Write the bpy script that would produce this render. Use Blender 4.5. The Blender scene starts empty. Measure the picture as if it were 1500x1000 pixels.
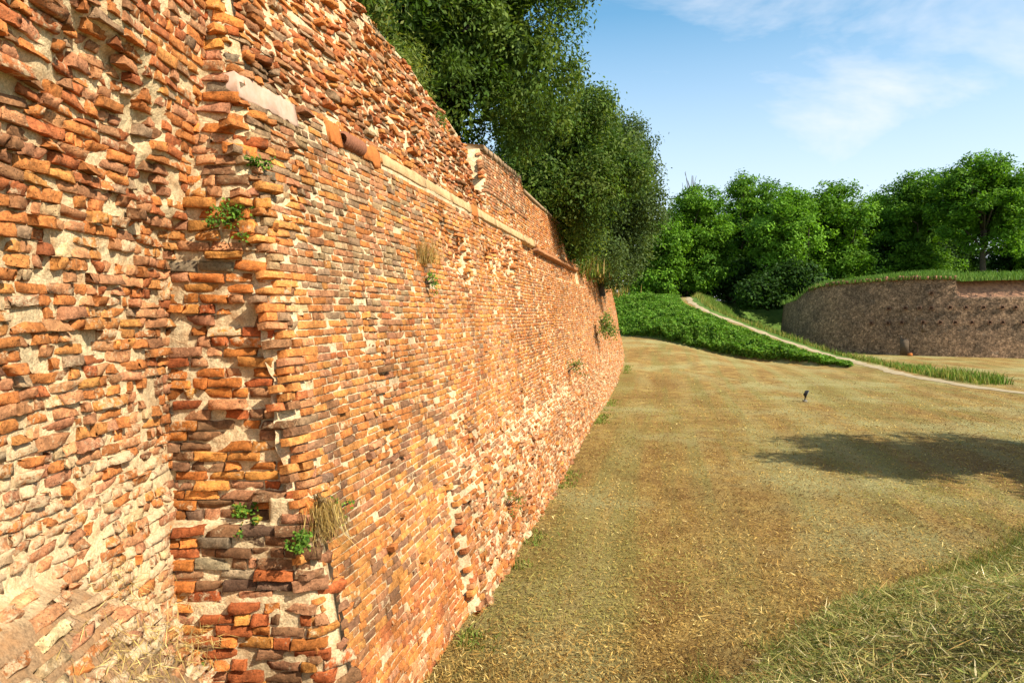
import bpy, math, random
import numpy as np
from mathutils import Vector

# ------------------------------------------------------------------ camera, sky, sun
scene = bpy.context.scene
GZ = 3.5                                    # camera height above the moat lawn
cam_d = bpy.data.cameras.new("camera"); cam = bpy.data.objects.new("camera", cam_d)
scene.collection.objects.link(cam)
cam.location = (0, 0, GZ); cam.rotation_euler = (math.radians(90), 0, 0)
cam_d.lens = 24; cam_d.sensor_width = 36; cam_d.shift_y = -0.026
cam_d.clip_start = 0.05; cam_d.clip_end = 6000
scene.camera = cam

SUN_AZ = (0.83, -0.56); SUN_EL = 41.0       # horizontal direction towards the sun
wd = bpy.data.worlds.new("World"); scene.world = wd; wd.use_nodes = True
nt = wd.node_tree; N = nt.nodes; L = nt.links
N.clear()
sky = N.new("ShaderNodeTexSky"); sky.sky_type = 'NISHITA'; sky.sun_disc = False
sky.sun_elevation = math.radians(SUN_EL)
sky.sun_rotation = math.atan2(SUN_AZ[0], SUN_AZ[1])
sky.air_density = 1.0; sky.dust_density = 0.6; sky.ozone_density = 2.5
bg = N.new("ShaderNodeBackground"); bg.inputs[1].default_value = 0.092
out = N.new("ShaderNodeOutputWorld")
tc = N.new("ShaderNodeTexCoord")
mp = N.new("ShaderNodeMapping"); mp.inputs['Rotation'].default_value = (0.35, 0.5, 0.3); mp.inputs['Scale'].default_value = (1.6, 4.2, 5.0)
mp.inputs['Location'].default_value = (4.3, 2.2, 0.6)
L.new(tc.outputs['Generated'], mp.inputs[0])
nz = N.new("ShaderNodeTexNoise"); nz.inputs['Scale'].default_value = 1.0; nz.inputs['Detail'].default_value = 6; nz.inputs['Roughness'].default_value = 0.6; nz.inputs['Distortion'].default_value = 0.5
L.new(mp.outputs[0], nz.inputs[0])
rp = N.new("ShaderNodeValToRGB"); rp.color_ramp.elements[0].position = 0.43; rp.color_ramp.elements[1].position = 0.70
rp.color_ramp.elements[0].color = (0, 0, 0, 1); rp.color_ramp.elements[1].color = (0.85, 0.85, 0.85, 1)
L.new(nz.outputs[0], rp.inputs[0])
sx = N.new("ShaderNodeSeparateXYZ"); L.new(tc.outputs['Generated'], sx.inputs[0])
hz = N.new("ShaderNodeMapRange"); hz.inputs[1].default_value = 0.0; hz.inputs[2].default_value = 0.40; hz.inputs[3].default_value = 1.0; hz.inputs[4].default_value = 0.0
L.new(sx.outputs[2], hz.inputs[0])
mx0 = N.new("ShaderNodeMath"); mx0.operation = 'MAXIMUM'; L.new(rp.outputs[0], mx0.inputs[0]); L.new(hz.outputs[0], mx0.inputs[1])
mix = N.new("ShaderNodeMix"); mix.data_type = 'RGBA'
L.new(mx0.outputs[0], mix.inputs[0]); hs = N.new('ShaderNodeHueSaturation'); hs.inputs['Saturation'].default_value = 1.14; hs.inputs['Hue'].default_value = 0.48; hs.inputs['Value'].default_value = 1.45; L.new(sky.outputs[0], hs.inputs['Color']); L.new(hs.outputs[0], mix.inputs[6]); mix.inputs[7].default_value = (6.4, 6.6, 7.1, 1)
L.new(mix.outputs[2], bg.inputs[0]); L.new(bg.outputs[0], out.inputs[0])

sl = bpy.data.lights.new("sun", 'SUN'); sl.energy = 5.0; sl.angle = math.radians(0.5); sl.color = (1.0, 0.93, 0.80)
so = bpy.data.objects.new("sun", sl); scene.collection.objects.link(so)
el = math.radians(SUN_EL); a = math.hypot(*SUN_AZ)
sd = Vector((SUN_AZ[0] / a * math.cos(el), SUN_AZ[1] / a * math.cos(el), math.sin(el)))
so.rotation_euler = sd.to_track_quat('Z', 'Y').to_euler(); so.location = (30, -20, 30)
vs = scene.view_settings; vs.view_transform = 'Standard'; vs.look = 'None'; vs.gamma = 1; vs.use_curve_mapping = False
vs.exposure = 0.8

# ------------------------------------------------------------------ helpers
COL = scene.collection
RS = np.random.RandomState(7)

def hsh(ix, iy, iz, seed):
    h = (ix.astype(np.int64) * 374761393 + iy.astype(np.int64) * 668265263 + iz.astype(np.int64) * 1440662683 + seed * 974711) & 0xffffffff
    h = ((h ^ (h >> 13)) * 1274126177) & 0xffffffff
    h = h ^ (h >> 16)
    return (h & 0xffff) / 32767.5 - 1.0

def vn(p, seed=0):
    p = np.asarray(p, float)
    i = np.floor(p).astype(np.int64); f = p - i; f = f * f * (3 - 2 * f)
    r = 0
    for dx in (0, 1):
        wx = f[:, 0] if dx else 1 - f[:, 0]
        for dy in (0, 1):
            wy = f[:, 1] if dy else 1 - f[:, 1]
            for dz in (0, 1):
                wz = f[:, 2] if dz else 1 - f[:, 2]
                r = r + wx * wy * wz * hsh(i[:, 0] + dx, i[:, 1] + dy, i[:, 2] + dz, seed)
    return r

def fbm(u, z, scale, seed=0, octv=3):
    u = np.asarray(u, float); z = np.asarray(z, float)
    s = 0; am = 1; tot = 0
    for o in range(octv):
        s = s + am * vn(np.stack([u.ravel() * scale, z.ravel() * scale, np.full(u.size, 0.37 + o)], 1), seed + o)
        tot += am; am *= 0.5; scale *= 2.03
    return (s / tot).reshape(u.shape)

def smooth(x, a, b):
    t = np.clip((x - a) / (b - a), 0, 1); return t * t * (3 - 2 * t)

def inpoly(x, y, poly):
    x = np.asarray(x); y = np.asarray(y); r = np.zeros(x.shape, bool); n = len(poly)
    for i in range(n):
        x0, y0 = poly[i]; x1, y1 = poly[(i + 1) % n]
        if y0 == y1: continue
        c = ((y0 > y) != (y1 > y)) & (x < (x1 - x0) * (y - y0) / (y1 - y0) + x0)
        r ^= c
    return r

def topx(P):                                # where a point is seen, in photograph pixels (used to choose regions and sizes)
    return 750 + 1000 * P[..., 0] / P[..., 1], 461 - 1000 * P[..., 2] / P[..., 1]

def mesh_obj(name, V, F, mat, parent=None, col=None, smooth_sh=False, lift=True):
    """V: (n,3) in camera-relative z; F: (m,k) or list of such arrays"""
    V = np.asarray(V, np.float32).copy()
    if lift: V[:, 2] += GZ
    Fs = F if isinstance(F, list) else [F]
    me = bpy.data.meshes.new(name)
    me.vertices.add(len(V)); me.vertices.foreach_set("co", V.ravel())
    nl = sum(f.size for f in Fs); npol = sum(len(f) for f in Fs)
    me.loops.add(nl); me.polygons.add(npol)
    me.loops.foreach_set("vertex_index", np.concatenate([f.ravel() for f in Fs]).astype(np.int32))
    tot = np.concatenate([np.full(len(f), f.shape[1]) for f in Fs]).astype(np.int32)
    st = np.concatenate([[0], np.cumsum(tot)[:-1]]).astype(np.int32)
    me.polygons.foreach_set("loop_start", st)
    me.polygons.foreach_set("loop_total", tot)
    if smooth_sh: me.polygons.foreach_set("use_smooth", np.ones(npol, bool))
    if col is not None:
        at = me.attributes.new("col", 'FLOAT_COLOR', 'POINT')
        c = np.asarray(col, np.float32)
        if c.shape[1] == 3: c = np.concatenate([c, np.ones((len(c), 1), np.float32)], 1)
        at.data.foreach_set("color", np.ascontiguousarray(c).ravel())
    me.update(calc_edges=True)
    me.materials.append(mat)
    o = bpy.data.objects.new(name, me); COL.objects.link(o)
    if parent is not None: o.parent = parent
    return o

def tag(o, label=None, cat=None, group=None, kind=None):
    if label: o["label"] = label
    if cat: o["category"] = cat
    if group: o["group"] = group
    if kind: o["kind"] = kind
    return o

def empty(name, loc=(0, 0, 0)):
    o = bpy.data.objects.new(name, None); COL.objects.link(o); o.location = loc; o.empty_display_size = 0.2
    return o

def reparent_keep(o, p):
    o.parent = p; o.matrix_parent_inverse = p.matrix_basis.inverted()

def grid_faces(nu, nv):
    i = np.arange(nu - 1)[:, None] * nv + np.arange(nv - 1)[None, :]
    i = i.ravel()
    return np.stack([i, i + nv, i + nv + 1, i + 1], 1)

def tube(pts, rads, n=8):
    pts = np.asarray(pts, float); V = []; F = []
    for k, p in enumerate(pts):
        d = pts[min(k + 1, len(pts) - 1)] - pts[max(k - 1, 0)]; d = d / (np.linalg.norm(d) + 1e-9)
        a_ = np.cross(d, (0.3, 0.9, 0.2)); a_ /= np.linalg.norm(a_) + 1e-9; b_ = np.cross(d, a_)
        for j in range(n):
            th = 2 * math.pi * j / n
            V.append(p + rads[k] * (math.cos(th) * a_ + math.sin(th) * b_))
    for k in range(len(pts) - 1):
        for j in range(n):
            F.append([k * n + j, k * n + (j + 1) % n, (k + 1) * n + (j + 1) % n, (k + 1) * n + j])
    return np.array(V), np.array(F)

def join(parts):
    V = []; F4 = []; o = 0
    for v, f in parts:
        V.append(v); F4.append(f + o); o += len(v)
    return np.concatenate(V), np.concatenate(F4)

# ------------------------------------------------------------------ materials
def new_mat(name):
    m = bpy.data.materials.new(name); m.use_nodes = True
    n = m.node_tree.nodes; l = m.node_tree.links
    b = n["Principled BSDF"]; b.inputs['Roughness'].default_value = 0.95
    b.inputs['Specular IOR Level'].default_value = 0.15
    return m, n, l, b

def nnoise(n, l, vec, scale, detail=4, rough=0.6, w=None):
    t = n.new("ShaderNodeTexNoise"); t.inputs['Scale'].default_value = scale; t.inputs['Detail'].default_value = detail; t.inputs['Roughness'].default_value = rough
    l.new(vec, t.inputs['Vector']); return t.outputs[0]

def nramp(n, l, fac, stops):
    r = n.new("ShaderNodeValToRGB"); e = r.color_ramp.elements
    while len(e) < len(stops): e.new(0.5)
    for k, (p, c) in enumerate(stops):
        e[k].position = p; e[k].color = (c, c, c, 1) if not hasattr(c, '__len__') else (*c[:3], 1)
    l.new(fac, r.inputs[0]); return r.outputs[0]

def nmix(n, l, fac, a_, b_, mode='MIX'):
    m = n.new("ShaderNodeMix"); m.data_type = 'RGBA'; m.blend_type = mode
    for idx, v in ((0, fac), (6, a_), (7, b_)):
        if hasattr(v, 'is_output'): l.new(v, m.inputs[idx])
        elif idx == 0: m.inputs[0].default_value = v
        else: m.inputs[idx].default_value = (*v[:3], 1)
    return m.outputs[2]

def nbump(n, l, h, strength, dist, prev=None):
    b = n.new("ShaderNodeBump"); b.inputs['Strength'].default_value = strength; b.inputs['Distance'].default_value = dist
    l.new(h, b.inputs['Height'])
    if prev is not None: l.new(prev, b.inputs['Normal'])
    return b.outputs[0]

def posn(n): return n.new("ShaderNodeNewGeometry").outputs['Position']

MORTAR = (0.60, 0.44, 0.25)
def brick_material():
    m, n, l, b = new_mat("old_brick")
    at = n.new("ShaderNodeAttribute"); at.attribute_name = "col"
    p = posn(n)
    fine = nnoise(n, l, p, 62, 6, 0.8)
    med = nnoise(n, l, p, 17, 6, 0.72)
    big = nnoise(n, l, p, 6.5, 4, 0.7)
    c = nmix(n, l, 1.0, at.outputs[0], nramp(n, l, med, [(0.28, 0.42), (0.5, 0.95), (0.72, 1.5)]), 'MULTIPLY')
    c = nmix(n, l, 0.9, c, nramp(n, l, fine, [(0.3, 0.45), (0.5, 1.0), (0.7, 1.45)]), 'MULTIPLY')
    c = nmix(n, l, nramp(n, l, big, [(0.56, 0.0), (0.72, 0.5)]), c, nmix(n, l, 0.35, (0.13, 0.075, 0.045), c))      # weather crust
    vo = n.new("ShaderNodeTexVoronoi"); vo.inputs['Scale'].default_value = 48; l.new(p, vo.inputs['Vector'])
    pit = nramp(n, l, vo.outputs['Distance'], [(0.10, 1.0), (0.26, 0.0)])
    c = nmix(n, l, nmix(n, l, 1.0, pit, nramp(n, l, med, [(0.45, 0.0), (0.6, 0.85)]), 'MULTIPLY'), c, (0.09, 0.045, 0.025))
    st = n.new('ShaderNodeMapping'); st.inputs['Scale'].default_value = (1.6, 1.6, 0.45); l.new(p, st.inputs[0])
    c = nmix(n, l, 0.8, c, nramp(n, l, nnoise(n, l, st.outputs[0], 1.1, 5, 0.65), [(0.32, 0.55), (0.5, 1.0), (0.68, 1.22)]), 'MULTIPLY')      # damp and soot stains
    # mortar smears, amount carried per brick in alpha
    sm = nnoise(n, l, p, 19, 7, 0.75)
    ma = n.new("ShaderNodeMath"); ma.operation = 'ADD'; l.new(sm, ma.inputs[0]); l.new(at.outputs['Alpha'], ma.inputs[1])
    f = nramp(n, l, ma.outputs[0], [(0.70, 0.0), (0.80, 0.85)])
    c = nmix(n, l, f, c, nmix(n, l, nramp(n, l, fine, [(0.35, 0), (0.65, 1)]), (0.46, 0.32, 0.17), (0.72, 0.54, 0.32)))
    l.new(c, b.inputs['Base Color'])
    nb = nbump(n, l, med, 0.9, 0.011)
    nb = nbump(n, l, fine, 1.0, 0.006, nb)
    nb = nbump(n, l, pit, 0.7, -0.008, nb)
    nb = nbump(n, l, f, 0.6, 0.004, nb)
    l.new(nb, b.inputs['Normal'])
    return m

def mortar_material():
    m, n, l, b = new_mat("lime_mortar")
    at = n.new("ShaderNodeAttribute"); at.attribute_name = "col"
    p = posn(n)
    fine = nnoise(n, l, p, 70, 5, 0.75); med = nnoise(n, l, p, 9, 5, 0.6)
    c = nmix(n, l, 0.9, at.outputs[0], nramp(n, l, fine, [(0.25, 0.35), (0.5, 0.9), (0.75, 1.35)]), 'MULTIPLY')
    c = nmix(n, l, 0.7, c, nramp(n, l, nnoise(n, l, p, 24, 5, 0.7), [(0.3, 0.5), (0.55, 1.05), (0.75, 1.25)]), 'MULTIPLY')
    c = nmix(n, l, nramp(n, l, med, [(0.48, 0.0), (0.70, 0.7)]), c, (0.42, 0.21, 0.085))
    st = n.new('ShaderNodeMapping'); st.inputs['Scale'].default_value = (1.6, 1.6, 0.45); l.new(p, st.inputs[0])
    c = nmix(n, l, 0.8, c, nramp(n, l, nnoise(n, l, st.outputs[0], 1.1, 5, 0.65), [(0.32, 0.6), (0.5, 1.0), (0.68, 1.15)]), 'MULTIPLY')
    l.new(c, b.inputs['Base Color'])
    nb = nbump(n, l, med, 0.9, 0.03); nb = nbump(n, l, nnoise(n, l, p, 24, 5, 0.7), 1.0, 0.014, nb); nb = nbump(n, l, fine, 1.0, 0.006, nb)
    l.new(nb, b.inputs['Normal'])
    return m

def leaf_material(name, trans=0.35, rough=0.5, spec=0.25):
    m, n, l, b = new_mat(name)
    at = n.new("ShaderNodeAttribute"); at.attribute_name = "col"
    l.new(at.outputs[0], b.inputs['Base Color']); b.inputs['Roughness'].default_value = rough; b.inputs['Specular IOR Level'].default_value = spec
    tr = n.new("ShaderNodeBsdfTranslucent"); c2 = nmix(n, l, 1.0, at.outputs[0], (1.25, 1.3, 0.5), 'MULTIPLY'); l.new(c2, tr.inputs[0])
    ms = n.new("ShaderNodeMixShader"); ms.inputs[0].default_value = trans
    l.new(b.outputs[0], ms.inputs[1]); l.new(tr.outputs[0], ms.inputs[2])
    l.new(ms.outputs[0], n["Material Output"].inputs[0])
    return m

def simple_noise_mat(name, c1, c2, scale=8, bump=0.5, dist=0.01, rough=0.9):
    m, n, l, b = new_mat(name); p = posn(n)
    f = nnoise(n, l, p, scale, 6, 0.65)
    l.new(nmix(n, l, nramp(n, l, f, [(0.35, 0.0), (0.65, 1.0)]), c1, c2), b.inputs['Base Color'])
    l.new(nbump(n, l, nnoise(n, l, p, scale * 4, 5, 0.7), bump, dist), b.inputs['Normal']); b.inputs['Roughness'].default_value = rough
    return m

M_BRICK = brick_material(); M_MORTAR = mortar_material()
M_LEAF = leaf_material("foliage", 0.35, 0.6, 0.12); M_STRAW = leaf_material("straw", 0.25, 0.7, 0.1)
M_BARK = simple_noise_mat("bark", (0.10, 0.075, 0.05), (0.04, 0.03, 0.022), 10, 0.9, 0.03)

# ------------------------------------------------------------------ wall geometry
Tn = np.array([0.2149, 0.9766]); Nn = np.array([0.9766, -0.2149])    # run of the rampart and its outward normal
N0 = -2.83; BAT = 0.18
YC = 5.17                                                             # where the pier turns into the rampart

SKIN = [(120, -900), (128, 40), (175, 75), (195, 130), (215, 190), (205, 225), (240, 262), (228, 305), (258, 345), (262, 420), (300, 432), (420, 432), (420, -900)]
def left_core_x(y, z):
    x = np.interp(z, [-3.6, -2.2, -1.2, 0.0, 1.0, 2.4, 4.2], [-2.40, -2.46, -2.55, -2.60, -2.54, -2.47, -2.5])
    zb = np.interp(y, [0.5, 3.2, 3.8, 4.5, 5.0], [-1.2, -1.35, -1.45, -1.95, -2.35])
    s = np.clip(zb - z, 0, None)
    return x + 0.75 * s * smooth(5.25 - y, 0.0, 0.9) + 0.10 * smooth(s, 0.0, 0.12) * smooth(5.25 - y, 0.1, 0.9)
def left_skin(y, z):
    x = left_core_x(y, z)
    px, py = topx(np.stack([x, np.maximum(y, 0.3), z], -1))
    px = px + 14 * fbm(y, z, 5.0, 31, 2); py = py + 14 * fbm(y, z, 5.0, 37, 2)
    return inpoly(px, py, SKIN) & (y > 2.2)
def skin_soft(y, z):
    a_ = 0
    for dy, dz in ((0, 0), (.05, 0), (-.05, 0), (0, .05), (0, -.05), (.09, .05), (-.09, -.05)): a_ = a_ + left_skin(y + dy, z + dz)
    return a_ / 7.0
def left_off(y, z):
    o = 0.05 * fbm(y, z, 1.0, 3, 2) + 0.010 * fbm(y, z, 3.0, 5, 1) + 0.04 * fbm(y, z, 2.0, 9, 2) * smooth(-z, 1.2, 2.0) * smooth(5.0 - y, 0.0, 0.7)
    sk = skin_soft(y, z); o = o + sk * np.interp(z, [-0.2, 0.8, 2.0], [0.07, 0.11, 0.15])
    # upper left lumps of half-fallen masonry
    o = o + 0.09 * smooth(z, 1.0, 1.6) * smooth(fbm(y, z, 1.5, 41, 1), 0.05, 0.5) * (1 - sk)
    return o
def S_left(y, z, d=0.0, off=None):
    o = left_off(y, z) if off is None else off
    return np.stack([left_core_x(y, z) + o + d, np.asarray(y) + 0 * z, np.asarray(z) + 0 * y], -1)

def xc(z): return (N0 - BAT * z + 0.2149 * YC) / 0.9766               # pier / rampart arris
def pier_y(x, z):
    y = np.where(z < -1.55, 5.02, 5.17) + 0.03 * smooth(z, 0.2, 1.5)
    px = 750 + 1000 * x / 5.1; py = 461 - 1000 * z / 5.1
    prow = smooth(px, 385, 400) * smooth(py, 715, 730)
    y = np.minimum(y, 5.17 - 0.13 * prow)
    groove = np.exp(-((px - (392 + 0.1 * (py - 300))) / 12.0) ** 2) * smooth(py, 180, 240) * (1 - smooth(py, 660, 720))
    y = y + 0.10 * groove
    y = y + 0.045 * fbm(x, z, 1.6, 13, 2) + 0.010 * fbm(x, z, 4, 17, 1) * smooth(z, -1.9, -1.2)
    r = np.clip((x - (xc(z) - 0.14)) / 0.14, 0, 1.2)                   # rounded arris
    return y + 0.11 * r ** 2
def S_pier(x, z, d=0.0, off=None):
    return np.stack([np.asarray(x) + 0 * z, pier_y(x, z) - d, np.asarray(z) + 0 * x], -1)

def ztop(u):
    n1 = 0.10 * fbm(u, 0 * u, 1.7, 51, 3) + 0.10 * np.round(2.2 * fbm(u, 0 * u, 3.1, 53, 2)) / 2.2
    z = np.interp(u, [4, 7, 9, 11.0, 11.85], [4.15, 3.85, 3.55, 3.25, 3.0]) + n1
    z = np.where((u > 11.85) & (u < 12.55), 2.75 + n1, z)
    z = np.where((u >= 12.55) & (u < 16.35), np.interp(u, [12.55, 16.35], [3.16, 3.30]), z)
    z = np.where((u >= 16.35) & (u < 25.6), np.interp(u, [16.35, 25.6], [3.02, 2.97]), z)
    z = np.where(u >= 25.6, np.interp(u, [25.6, 40, 58], [1.85, 1.75, 1.45]) + 1.2 * n1, z)
    return z
def main_nn(u, z):
    nn = N0 - BAT * z
    nn = nn - 0.012 * np.clip(u - 42, 0, None) ** 2
    o = 0.05 * fbm(u, z, 0.55, 61, 2) + 0.010 * fbm(u, z, 2.0, 67, 1)
    far = smooth(u, 12, 30); o = o + far * 0.08 * fbm(u, z, 0.5, 69, 3)
    o = o - 0.10 * (1 - smooth(u, 4.55, 4.84)) ** 1.5
    up = smooth(z, 1.86, 1.95)
    o = o + up * (-0.05 + 0.05 * fbm(u, z, 1.3, 71, 2)) * (1 - smooth(u, 12.3, 12.6))
    o = o - np.where((u > 11.9) & (u < 12.5), 0.45 * smooth(z, 2.2, 2.6), 0.0)
    o = o + np.where((u > 12.5) & (u < 16.35), 0.03, 0.0) * smooth(z, 2.3, 2.34)
    # projecting footing beyond the rebuilt patch
    foot = smooth(u, 7.62, 7.66) * (1 - smooth(u, 15, 22)) * (1 - smooth(z, -2.3, -1.7))
    o = o + 0.13 * foot + foot * 0.02 * fbm(u, z, 2.0, 73, 1)
    # rebuilt patch is smooth and slightly set in
    # scars under the string course
    sc = smooth(fbm(u, z, 1.1, 79, 2), 0.12, 0.45) * smooth(u, 8.5, 10) * (1 - smooth(u, 15, 17)) * smooth(z, 0.2, 0.6) * (1 - smooth(z, 1.5, 1.7))
    o = o - 0.14 * sc
    o = o - 0.16 * smooth(u, 15.2, 15.3) * (1 - smooth(u, 25, 30)) * smooth(0.55 + 0.1 * fbm(u, z, 2, 83, 2) - (1.7 - z) * 0.9, 0.0, 0.05) * (1 - smooth(z, 1.72, 1.76)) * 0.6
    return nn + o
def S_main(u, z, d=0.0, off=None):
    nn = main_nn(u, z) + d
    return np.stack([Nn[0] * nn + Tn[0] * u, Nn[1] * nn + Tn[1] * u, np.asarray(z) + 0 * u], -1)

def main_uz(px, py):                       # point of the rampart's mean plane seen at a photograph pixel
    c = (px - 750) / 1000.; k = (461 - py) / 1000.
    D = N0 / (c * Nn[0] + Nn[1] + BAT * k)
    return c * D * Tn[0] + D * Tn[1], k * D

# brick templates -------------------------------------------------------------------
def template(xs, ys, bev):
    xs = np.array(xs, float); ys = np.array(ys, float); nx, ny = len(xs), len(ys)
    X, Y = np.meshgrid(xs, ys, indexing='ij')
    I, J = np.meshgrid(np.arange(nx), np.arange(ny), indexing='ij')
    ring = np.minimum(np.minimum(I, nx - 1 - I), np.minimum(J, ny - 1 - J))
    dep = np.where(ring == 0, -1.0, np.where(ring == 1, -bev, 0.0))
    return X.ravel(), Y.ravel(), dep.ravel(), ring.ravel(), grid_faces(nx, ny)
T_NEAR = template([-1, -1, -.965, -.5, 0, .5, .965, 1, 1], [-1, -1, -.88, 0, .88, 1, 1], 0.075)
T_MID = template([-1, -1, -.96, 0, .96, 1, 1], [-1, -1, -.87, .87, 1, 1], 0.075)
T_FAR = template([-1, -1, 1, 1], [-1, -1, 1, 1], 0.0)
T_FAR = T_FAR[:4] + (T_FAR[4][[1, 3, 4, 5, 7]],)

def build_bricks(B, tpl, rs, rough=1.0):
    """B: dict of arrays: P (n,3) centre on surface, U, W, Nr (n,3) axes, a,h half sizes, d proud, dep depth, col (n,4), rg roughness"""
    X, Y, D, ring, F = tpl
    n = len(B['a']); k = len(X)
    jx = rs.normal(0, 1, (n, k)) * 0.003 * B['rg'][:, None]; jy = rs.normal(0, 1, (n, k)) * 0.0022 * B['rg'][:, None]; jd = rs.normal(0, 1, (n, k)) * 0.0035 * B['rg'][:, None]
    # tapered / skewed outline
    tap = rs.normal(0, 0.045, (n, 1)) * B['rg'][:, None]; skew = rs.normal(0, 0.022, (n, 1)) * B['rg'][:, None]
    lx = B['a'][:, None] * X[None] * (1 + 0.5 * tap * Y[None])
    ly = B['h'][:, None] * Y[None] * (1 + tap * X[None]) + skew * lx
    dep = np.where(D[None] == -1, -B['dep'][:, None], D[None] * 0.055 * B['rg'][:, None]) + 0 * lx
    # broken corners and a tilted broken face
    front = (ring >= 1)[None]
    for _ in range(2):
        cx = rs.choice([-1, 1], (n, 1)); cy = rs.choice([-1, 1], (n, 1)); am = np.clip(rs.normal(0.0, 0.018, (n, 1)), 0, 0.04) * B['rg'][:, None]
        w = np.clip(1.0 - (np.abs(X[None] - cx) * 0.9 + np.abs(Y[None] - cy) * 0.45), 0, 1)
        dep = dep - np.where(front, am * w, 0)
        lx = lx - 0.5 * am * w * cx; ly = ly - 0.25 * am * w * cy
    tx = rs.normal(0, 0.008, (n, 1)) * B['rg'][:, None]; ty = rs.normal(0.002, 0.006, (n, 1)) * B['rg'][:, None]
    dep = dep + np.where(front, tx * X[None] - ty * Y[None], 0) + np.where(front, jd, 0)
    mid = (ring == 1)[None]
    lx = lx + jx; ly = ly + jy
    dep = dep + B['d'][:, None]
    V = B['P'][:, None, :] + lx[..., None] * B['U'][:, None, :] + ly[..., None] * B['W'][:, None, :] + dep[..., None] * B['Nr'][:, None, :]
    FF = (F[None] + (np.arange(n) * k)[:, None, None])
    C = np.repeat(B['col'][:, None, :], k, 1)
    return V, FF, C

PAL = {                                       # real surface colours (linear)
    'orange': (0.47, 0.155, 0.034), 'amber': (0.49, 0.200, 0.045), 'red': (0.36, 0.095, 0.028), 'salmon': (0.48, 0.215, 0.090),
    'rose': (0.38, 0.165, 0.078), 'brown': (0.23, 0.112, 0.050), 'purple': (0.150, 0.082, 0.048), 'olive': (0.27, 0.195, 0.098), 'grey': (0.25, 0.18, 0.105), 'cream': (0.55, 0.39, 0.20)}
PK = list(PAL); PV = np.array([PAL[k] for k in PK])
def pick(rs, weights, n):
    w = np.array([weights.get(k, 0) for k in PK], float); w /= w.sum()
    c = PV[rs.choice(len(PK), n, p=w)]
    c = c * np.exp(rs.normal(0, 0.17, (n, 1))) * np.exp(rs.normal(0, 0.022, (n, 3)))
    return np.clip(c, 0.01, 0.75)

def rows(z0, z1, pitch, rs):
    z = z0; out = []
    while z < z1:
        p = pitch * (1 + rs.normal(0, 0.05)); out.append((z + p / 2, p)); z += p
    return out
def row_bricks(u0, u1, rs, hd=0.45, st=0.25, he=0.122, frag=0.0):
    L_ = []; u = u0 - rs.rand() * 0.2
    while u < u1:
        r = rs.rand()
        ln = (he if r < hd else st) * (1 + rs.normal(0, 0.05))
        if rs.rand() < frag: ln *= 0.55 + 0.5 * rs.rand()
        L_.append((u + ln / 2, ln)); u += ln
    return L_

def surf_frame(S, uc, zc, du=0.06, flip=1):
    P = S(uc, zc, 0.0)
    # smoothed tangents from wide finite differences of the surface
    Pu = S(uc + du, zc) - S(uc - du, zc); Pz = S(uc, zc + du) - S(uc, zc - du)
    return P, Pu, Pz

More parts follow.
